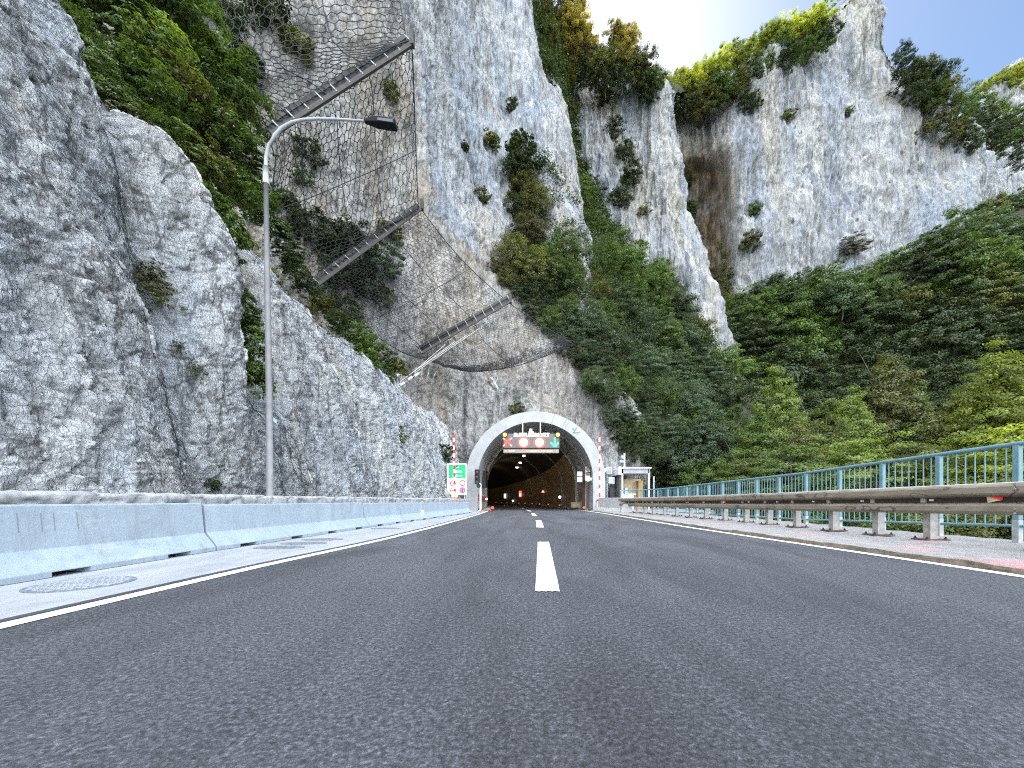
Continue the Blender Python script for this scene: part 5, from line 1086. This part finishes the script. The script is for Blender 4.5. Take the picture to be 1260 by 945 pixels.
# dark wood
rr = random.Random(9); k = 0
for row, (yy, st) in enumerate(((300, 62), (335, 60), (365, 56), (400, 56), (435, 56), (470, 58), (510, 62))):
    for j in range(9):
        px = 880+j*46+(row % 2)*22+rr.uniform(-10, 10); up = np.interp(px, [860, 960, 1060, 1110, 1190, 1260], [400, 352, 350, 300, 262, 250]); py = yy+rr.uniform(-9, 9)
        if py < up+14 or px > 1290: continue
        p, n, dd = hit('forest_slope', px, py); R = rr.uniform(24, 40)/F*p[1]; c_ = rr.choice(['mid', 'mid', 'mid', 'dark', 'blue', 'olive']) if py < 400 else rr.choice(['dark', 'dark', 'mid'])  # lower trees mostly dark: shade of the wood put into leaf colour
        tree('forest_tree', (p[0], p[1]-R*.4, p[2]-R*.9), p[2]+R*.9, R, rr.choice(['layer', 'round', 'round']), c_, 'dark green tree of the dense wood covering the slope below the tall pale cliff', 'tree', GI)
for i, px in enumerate((885, 915, 945, 985, 1020, 1055, 1085, 1120, 1150, 1180, 1215, 1250)):      # upper fringe of the wood against the rock
    py = np.interp(px, [860, 900, 960, 1060, 1110, 1190, 1260], [400, 368, 338, 335, 288, 250, 240])+14; p, n, dd = hit('forest_slope', px, py); R = rr.uniform(16, 24)/F*p[1]
    tree('forest_tree', (p[0], p[1]-R*.4, p[2]-R), p[2]+R*.9, R, rr.choice(['layer', 'round', 'loose']), rr.choice(['mid', 'dark', 'blue', 'olive']), 'green tree on the upper fringe of the wood against the pale cliff foot', 'tree', 'trees on the upper fringe of the wood')
p, n, dd = hit('forest_slope', 1188, 347); R = 9/F*p[1]; tree('red_leaved_tree', (p[0], p[1]-R*2.2, p[2]-R), p[2]+R*1.5, R, 'round', 'red', 'red-leaved tree standing out in the dark wood', 'tree')
p, n, dd = hit('forest_slope', 998, 392); R = 24/F*p[1]; tree('broadleaf_tree', (p[0], p[1]-R*2, p[2]-R), p[2]+R*1.3, R, 'round', 'blue', 'pale blue-green rounded tree in the left part of the dark wood', 'tree')
carpet('ivy', 'tower_cliff', poly([(830,190),(842,190),(850,260),(868,330),(890,400),(925,395),(925,440),(850,440),(862,390),(846,330)]), 240, 6, 60, 2.6, 'dark', 31, .3)
carpet('ivy', 'tower_cliff', poly([(888,300),(898,300),(905,360),(935,385),(935,430),(890,430)]), 80, 6, 60, 2.6, 'olive', 32, .3)
for px, py in ((925, 380), (940, 372), (958, 366), (915, 392), (975, 372), (838, 128), (845, 112), (852, 122)):
    p, n, dd = hit('forest_slope' if px > 900 else 'tower_cliff', px, py); R = 15/F*p[1]; tree('forest_tree', (p[0], p[1]-R*.8, p[2]-R), p[2]+R*.9, R, 'round', 'mid' if px > 900 else 'olive', 'green tree on the upper fringe of the wood against the pale cliff foot' if px > 900 else 'green shrubby tree in the notch between middle and tall cliff', 'tree', 'trees on the upper fringe of the wood' if px > 900 else 'trees in the notch between the cliffs')
# front trees beyond the railing
fr = [(955, 452, 24, 46, 'lime', 'loose', 'slender light green tree rising left of the brown-tipped one beyond the railing'), (1093, 434, 25, 52, 'olive', 'loose', 'brown-tipped pointed tree in the middle of the row beyond the railing'),
      (1232, 422, 19, 62, 'yellow', 'loose', 'yellow-green tree at the right edge, beyond the railing'), (1015, 492, 21, 50, 'lime', 'loose', 'light green tree between the slender one and the brown-tipped one'), (1165, 488, 21, 50, 'olive', 'loose', 'olive green tree just left of the yellow-green one'),
      (898, 498, 27, 42, 'mid', 'loose', 'mid green bushy tree left of the slender light green tree'), (850, 520, 26, 40, 'blue', 'round', 'grey-green bushy tree above the far end of the railing'), (1060, 525, 16, 58, 'lime', 'layer', 'low light green tree close behind the railing under the brown-tipped tree'),
      (1140, 530, 15, 60, 'olive', 'layer', 'low olive tree close behind the railing'), (1205, 515, 13.5, 70, 'lime', 'layer', 'spreading lime green tree close behind the railing posts at the right'), (975, 535, 18, 50, 'mid', 'layer', 'low green tree close behind the middle of the railing'),
      (915, 545, 21, 42, 'lime', 'layer', 'low pale green tree behind the railing, between the grey-green and the slender tree'), (1275, 500, 12, 90, 'yellow', 'layer', 'yellow-green spreading tree cut by the right edge of the picture'), (868, 562, 24, 34, 'mid', 'round', 'small round green tree behind the far part of the railing'),
      (820, 552, 27.5, 30, 'dark', 'round', 'dark bushy tree right behind the shelter')]
fr += [(872, 486, 25, 36, 'blue', 'loose', 'grey-green tree of the band beyond the railing, above its far end'), (930, 505, 22, 38, 'mid', 'loose', 'mid green tree directly left of and below the slender light green tree'), (1050, 478, 24, 40, 'lime', 'loose', 'light green tree touching the left side of the brown-tipped tree'),
       (1130, 478, 24, 40, 'mid', 'loose', 'mid green tree touching the right side of the brown-tipped tree'), (1195, 462, 22, 42, 'lime', 'loose', 'light green tree touching the left side of the yellow-green tree'), (985, 515, 19, 40, 'olive', 'loose', 'olive tree below the gap between the slender and the middle light green tree')]
for px, py, Y, r_, c_, st, lb in fr:
    x, _, zt_ = W(px, py, Y); R = r_/F*Y; zb = -3.6 if Y > 15 else -2.8; kz = {'loose': 1.2, 'layer': .95, 'round': 1.}[st]; tree('broadleaf_tree', (x, Y, zb), zt_, R, st, c_, lb, 'tree', None, True, kz)
for i, (px, Y, r_, c_) in enumerate(((880, 22, 30, 'mid'), (930, 19, 34, 'olive'), (985, 16, 40, 'mid'), (1040, 13.5, 44, 'dark'), (1100, 11.8, 52, 'mid'), (1170, 10.6, 58, 'olive'), (1240, 9.8, 64, 'mid'), (1300, 9.4, 70, 'mid'), (840, 24, 26, 'dark'), (1010, 20, 40, 'olive'), (1120, 15, 50, 'mid'), (1200, 13, 60, 'dark'), (1050, 22, 44, 'mid'), (1240, 17, 56, 'mid'))):
    x, _, zt_ = W(px, 588, Y); R = r_/F*Y*1.25; tree('bush', (x+R*.4, Y, -2.6), .6+.5*(i % 3), R, 'round', c_, 'leafy green bush growing up from below right behind the railing', 'bush', 'bushes close behind the railing', True, 1.1)

# ridge and cliff vegetation
rg = [(712, 15, 20, 'brown'), (700, -5, 20, 'brown'), (690, 30, 20, 'olive'), (758, 38, 12, 'brown'), (775, 44, 12, 'olive'), (790, 78, 16, 'olive'), (806, 98, 12, 'mid'), (716, 42, 16, 'brown'), (708, 40, 20, 'brown'), (722, 62, 18, 'brown'), (735, 78, 17, 'olive'), (752, 68, 18, 'olive'), (768, 52, 18, 'brown'), (780, 72, 17, 'olive'), (765, 84, 18, 'dark'), (795, 92, 14, 'dark'), (745, 95, 14, 'dark'), (700, 75, 16, 'brown'), (716, 86, 14, 'dark'), (730, 52, 10, 'brown')]
for i, (px, py, r_, c_) in enumerate(rg):
    x, y, z = W(px, py, 68); R = r_*1.15/F*68; tree('ridge_tree', (x, y, z-R*1.6), z+R*.9, R, rnd.choice(['loose', 'round']), 'backlit_gold' if py < 60 and px > 705 else c_, 'backlit brownish tree on the rock edge below the bright patch of sky', 'tree', 'backlit trees on the rock edge below the sun')
for i, (px, py, r_) in enumerate(((805, 109, 12.5), (822, 105, 12.5), (826, 126, 13), (840, 96, 12.5), (844, 117, 13), (858, 87, 12.5), (862, 108, 13), (857, 126, 12), (875, 79, 12.5), (879, 100, 13), (875, 118, 12), (892, 71, 12.5), (896, 92, 13), (889, 110, 12), (908, 63, 12.5), (912, 84, 13), (910, 102, 12), (924, 55, 12.5), (928, 76, 13), (927, 94, 12), (940, 45, 12.5), (944, 66, 13), (938, 84, 12), (955, 37, 12.5), (959, 58, 13), (952, 76, 12), (970, 31, 12.5), (974, 52, 13), (967, 70, 12), (985, 25, 12.5), (989, 46, 13), (981, 64, 12), (1000, 19, 12.5), (1004, 40, 13), (1012, 17, 12.5), (1016, 38, 13))):
    x, y, z = W(px, py, 90.5); R = r_*1.25/F*90.5; tree('ridge_shrub', (x, y+.5, z-R*1.2), z+R*.85, R, rnd.choice(['round', 'loose']), rnd.choice(['bright', 'yellow', 'bright']) if r_ == 12.5 else rnd.choice(['olive', 'mid', 'dark']), 'yellow-green shrub on the slanting left shoulder of the tall pale cliff', 'shrub', 'shrubs on the shoulder of the tall cliff')  # top row yellow: sun along the crest painted into the leaves
for i, (px, py, r_) in enumerate(((1112, 62, 13), (1118, 88, 14), (1128, 108, 12), (1136, 84, 12), (1152, 92, 15), (1166, 108, 15), (1148, 118, 13), (1178, 128, 15), (1162, 138, 12), (1188, 148, 14), (1176, 158, 11), (1196, 172, 12), (1198, 120, 14), (1205, 145, 14), (1222, 130, 15), (1240, 140, 16), (1258, 150, 17), (1215, 165, 14), (1235, 172, 14), (1255, 185, 14))):
    r_ = r_*1.2; dY = 91 if i < 12 else 112; x, y, z = W(px, py, dY); R = r_/F*dY; tree('ridge_tree', (x, y, z-R*1.3), z+R*.9, R, rnd.choice(['round', 'loose', 'layer']), rnd.choice(['dark', 'dark', 'mid', 'olive']), 'dark green tree on the stepped right-hand edge of the tall pale cliff', 'tree', 'trees on the right-hand edge of the tall cliff')
for i, (px, py, r_) in enumerate(((1212, 108, 11), (1226, 102, 13), (1242, 95, 14), (1258, 86, 14), (1272, 78, 14), (1234, 112, 12), (1252, 106, 13))):
    x, y, z = W(px, py, 133); R = r_/F*133; tree('ridge_shrub', (x, y, z-R*1.2), z+R*.85, R, 'round', rnd.choice(['yellow', 'bright']), 'sunlit yellow shrub on the far ridge at the right edge of the picture', 'shrub', 'sunlit shrubs on the far right ridge')
for (sf, px, py, r_, c_, lb) in (('tower_cliff', 962, 72, 15, 'dark', 'large dark bush on the pale cliff just under the sunlit shoulder'), ('tower_cliff', 918, 130, 15, 'dark', 'dark bush clinging to the pale cliff right of the brown cave top'), ('tower_cliff', 968, 146, 9, 'olive', 'small olive tuft on the pale cliff right of the dark bush'),
      ('tower_cliff', 1008, 92, 8, 'dark', 'small dark tuft high in the middle of the pale cliff'), ('tower_cliff', 1046, 306, 16, 'brown', 'dark brownish bush on the bare cliff foot above the wood'), ('tower_cliff', 1040, 140, 7, 'olive', 'little olive tuft in the centre of the tall cliff'), ('tower_cliff', 1136, 160, 9, 'olive', 'olive tuft near the right edge of the tall cliff'),
      ('tower_cliff', 925, 262, 11, 'mid', 'narrow green tuft in the crack right of the brown cave'), ('tower_cliff', 925, 300, 14, 'olive', 'olive bush low in the crack right of the brown cave'), ('tower_cliff', 848, 262, 11, 'mid', 'upper ivy tuft on the dark left side of the cave'), ('tower_cliff', 853, 300, 12, 'dark', 'lower ivy tuft on the dark left side of the cave'),
      ('tower_cliff', 862, 350, 17, 'dark', 'dark bush in the mouth of the ravine under the cave'), ('tower_cliff', 893, 340, 14, 'dark', 'dark ivy mass at the right foot of the cave'), ('tower_cliff', 876, 385, 20, 'dark', 'lowest dark bush in the ravine below the cave'),
      ('middle_cliff', 752, 160, 14, 'dark', 'upper dark bush on the middle cliff under the sun'), ('middle_cliff', 765, 190, 14, 'dark', 'middle dark bush in the cleft of the middle cliff'), ('middle_cliff', 775, 222, 15, 'dark', 'lower dark bush in the cleft of the middle cliff'), ('middle_cliff', 762, 250, 16, 'dark', 'lowest dark bush on the middle cliff above the slope'), ('middle_cliff', 795, 262, 9, 'olive', 'small olive tuft on the middle cliff'),
      ('middle_cliff', 800, 118, 13, 'dark', 'dark bush on the top edge of the middle cliff by the saddle'), ('middle_cliff', 745, 125, 10, 'olive', 'olive bush on the upper left of the middle cliff')):
    shrub(sf, px, py, r_, rnd.choice(['round', 'layer']), c_, lb)
for (px, py, r_, c_, lb) in ((646, 205, 24, 'dark', 'big dark bush on the right part of the white buttress'), (640, 180, 14, 'dark', 'dark bush just above the big one on the white buttress'), (602, 180, 13, 'olive', 'olive bush in the middle of the white buttress'), (632, 132, 8, 'dark', 'small dark tuft high on the right of the white buttress'), (592, 246, 11, 'olive', 'olive tuft low on the white buttress'),
      (570, 183, 7, 'dark', 'small dark tuft in the centre of the white buttress'), (648, 238, 20, 'olive', 'olive bush under the big dark bush on the buttress'), (478, 115, 12, 'olive', 'olive tuft behind the net right of the uppermost post'), (638, 505, 10, 'olive', 'small green patch on the rock right above the portal ring')):
    shrub('cliff', px, py, r_, 'round', c_, lb, near=True)
GN = 'dark bushes on the netted cliff'
for (px, py, r_, c_) in ((270, 20, 34, 'dark'), (330, 25, 30, 'dark'), (365, 60, 22, 'olive'), (225, 60, 34, 'mid'), (300, 80, 26, 'dark'), (360, 270, 24, 'dark'), (395, 290, 30, 'dark'), (430, 300, 32, 'dark'), (465, 320, 28, 'blue'), (410, 330, 28, 'dark'), (445, 350, 28, 'dark'), (470, 365, 18, 'mid'), (430, 385, 22, 'mid'), (380, 190, 20, 'dark'), (372, 222, 16, 'blue'), (480, 290, 18, 'olive'), (350, 250, 20, 'mid'), (405, 365, 20, 'dark')):
    shrub('cliff', px, py, r_, rnd.choice(['round', 'layer']), c_, 'dark green bush growing on the cliff behind the rockfall net', near=True, kz=.8, out=.1, group=GN)
GT_ = 'bushes spilling over the top of the near rock wall'
for (px, py, r_, c_, Y) in ((92, 30, 24, 'dark', 6.1), (112, 75, 26, 'mid', 6.2), (135, 120, 26, 'dark', 6.3), (160, 150, 24, 'olive', 6.4), (182, 178, 24, 'dark', 6.6), (210, 205, 24, 'mid', 6.8), (238, 228, 22, 'dark', 7.1), (262, 250, 20, 'mid', 7.4), (120, -10, 44, 'dark', 7.0), (165, 30, 44, 'mid', 7.3), (205, 75, 42, 'olive', 7.6), (150, 80, 34, 'dark', 6.9), (190, 120, 38, 'mid', 7.1), (235, 130, 40, 'olive', 7.8), (270, 165, 38, 'mid', 8.2), (225, 175, 30, 'olive', 7.3), (255, 205, 32, 'olive', 7.8), (300, 190, 34, 'mid', 8.8), (290, 235, 30, 'dark', 8.3), (315, 245, 26, 'dark', 8.8),
      (170, -30, 50, 'dark', 8), (230, 20, 46, 'dark', 8.6), (265, 80, 42, 'mid', 9), (300, 130, 36, 'dark', 9.4), (90, -40, 46, 'dark', 6.7), (200, 160, 22, 'dark', 6.8)):
    x, y, z = W(px, py, Y); R = r_/F*Y; o = link('hanging_bush', rnd.choice(TB['layer']+TB['layer']+TB['round'])); o.material_slots[0].link = 'OBJECT'; o.material_slots[0].material = LM[{'dark': 'mid', 'mid': 'mid', 'olive': 'lime' if rnd.random() < .3 else 'olive'}[c_]]; o.location = (x, y, z); o.scale = (R, R, R*.8); o.rotation_euler = (.3, .3, rnd.uniform(0, 6.28)); tag(o, 'green bush in the mass of shrubs spilling over the top of the near rock wall', 'bush', GT_)
for (px, py, r_, c_, lb) in ((282, 290, 26, 'mid', 'upper green bush in the cleft of the rock wall left of the lamp'), (268, 320, 20, 'dark', 'dark small bush in the cleft under the upper green one'), (290, 385, 28, 'mid', 'topmost of the three bright bushes low in the cleft left of the lamp'), (292, 425, 32, 'mid', 'biggest bright green bush low in the cleft left of the lamp'), (308, 462, 24, 'mid', 'lowest bright green bush hanging from the cleft by the lamp pole'), (275, 405, 20, 'lime', 'small yellowish bush at the left side of the cleft'),
      (180, 345, 22, 'olive', 'sparse olive bush on the near rock face'), (195, 365, 24, 'olive', 'lower sparse olive bush on the near rock face'), (165, 380, 16, 'brown', 'brownish tuft under the sparse olive bushes'), (240, 455, 12, 'olive', 'little olive tuft on the wall left of the cleft'), (258, 598, 10, 'dark', 'small dark tuft at the foot of the rock wall near the lamp'), (490, 535, 13, 'mid', 'green tuft on the rock wall left of the green sign'),
      (455, 432, 20, 'mid', 'green bush on the wall top left of the cable brakes'), (480, 450, 16, 'mid', 'smaller green bush beside the cable brakes'), (420, 400, 16, 'olive', 'olive bush on the slanting top edge of the rock wall'), (395, 378, 14, 'brown', 'brownish tuft on the slanting top edge of the rock wall'), (350, 345, 14, 'olive', 'olive tuft on the wall edge right of the lamp pole'), (218, 430, 10, 'brown', 'rust-brown tuft on the near rock face'), (545, 560, 12, 'dark', 'dark tuft behind the green tunnel sign')):
    if 255 < px < 320 and py < 480:
        x, y, z = W(px, py, 6.95+(.35 if py < 330 else 0)); R = r_*1.12/F*y; o = link('cleft_bush', rnd.choice(TB['round'])); o.material_slots[0].link = 'OBJECT'; o.material_slots[0].material = LM[c_]; o.location = (x, y, z); o.scale = (R*.9, R, R*1.15); o.rotation_euler = (.1, .1, rnd.uniform(0, 6.28)); tag(o, lb, 'bush'); continue
    shrub('rock_wall', px, py, r_*1.1, 'loose' if c_ in ('olive', 'brown') else 'round', c_, lb, near=True, kz=.9, out=.25)
for k_, (px, py, r_, c_, Y) in enumerate(((258, 262, 20, 'dark', 7.6), (275, 345, 18, 'mid', 7.3), (285, 360, 20, 'dark', 7.3), (262, 240, 18, 'mid', 7.8), (345, 292, 20, 'dark', 9.3), (355, 318, 18, 'mid', 9.6), (372, 345, 18, 'dark', 10.2), (392, 368, 17, 'olive', 11.), (412, 388, 16, 'dark', 12.), (432, 404, 17, 'mid', 13.), (450, 420, 18, 'mid', 14.), (468, 436, 17, 'dark', 15.2), (486, 448, 15, 'olive', 16.2), (335, 270, 18, 'mid', 9.))):
    x, y, z = W(px, py, Y); R = r_/F*Y; o = link('edge_bush', rnd.choice(TB['round']+TB['layer'])); o.material_slots[0].link = 'OBJECT'; o.material_slots[0].material = LM[c_]; o.location = (x, y+.2, z-.05); o.scale = (R, R, R*.8); o.rotation_euler = (.2, .2, rnd.uniform(0, 6.28)); tag(o, 'low green bush in the strip along the slanting top edge of the rock wall', 'bush', 'bushes along the slanting top edge of the near rock wall')
# ------------------------------------------------------------------ camera, sun, sky
FILL_CLOUD = 50.
cam = bpy.data.cameras.new('camera'); co_ = bpy.data.objects.new('camera', cam); C.objects.link(co_)
co_.location = (0, 0, H); co_.rotation_euler = (math.pi/2, 0, 0)
cam.sensor_width = 36; cam.lens = 36*F/1260; cam.shift_x = (630-CX)/1260; cam.shift_y = (CY-472.5)/1260; cam.clip_start = .05; cam.clip_end = 8000
bpy.context.scene.camera = co_
S = Vector(((730-CX)/F, 1, (CY-56)/F)).normalized()
sun = bpy.data.lights.new('sun', 'SUN'); sun.energy = 4.0; sun.angle = math.radians(.53); sun.color = (1, .86, .66)
so = bpy.data.objects.new('sun', sun); C.objects.link(so); so.rotation_euler = S.to_track_quat('Z', 'Y').to_euler()
w = bpy.data.worlds.new('World'); bpy.context.scene.world = w; w.use_nodes = True; nt = w.node_tree
bg = nt.nodes['Background']; sk = nt.nodes.new('ShaderNodeTexSky'); sk.sky_type = 'NISHITA'; sk.sun_disc = False
sk.sun_elevation = math.asin(S.z); sk.sun_rotation = math.atan2(S.x, S.y); sk.air_density = 1.5; sk.dust_density = .9; sk.ozone_density = 5.5; sk.altitude = 200
# unseen bright cloud bank, added behind the camera as fill light for shaded rock
g_ = nt.nodes.new('ShaderNodeTexCoord'); dt = nd(nt, 'ShaderNodeVectorMath', operation='DOT_PRODUCT'); nt.links.new(g_.outputs['Generated'], dt.inputs[0]); dt.inputs[1].default_value = (0.1, -.7, .66)
cl = noise(nt, g_.outputs['Generated'], 2.2, 7, .6, .4); ad = nd(nt, 'ShaderNodeMath', operation='MULTIPLY_ADD'); nt.links.new(cl, ad.inputs[0]); ad.inputs[1].default_value = .5; nt.links.new(dt.outputs['Value'], ad.inputs[2])
mk = ramp(nt, ad.outputs[0], [(.62, 0), (.82, 1)]); shade = ramp(nt, noise(nt, g_.outputs['Generated'], 5, 6, .6), [(.3, .7), (.7, 1.)])
cb = mix(nt, 1., (FILL_CLOUD*.90, FILL_CLOUD*.97, FILL_CLOUD*1.08), shade, 'MULTIPLY')
nt.links.new(mix(nt, mk, sk.outputs[0], cb), bg.inputs[0]); bg.inputs[1].default_value = .12
sc_ = bpy.context.scene; sc_.view_settings.view_transform = 'Standard'; sc_.view_settings.look = 'None'; sc_.view_settings.gamma = 1; sc_.view_settings.exposure = .3
sc_.cycles.use_denoising = False; sc_.cycles.filter_width = 1.15; sc_.cycles.max_bounces = 6; sc_.cycles.diffuse_bounces = 4; sc_.cycles.transmission_bounces = 4; sc_.cycles.transparent_max_bounces = 4
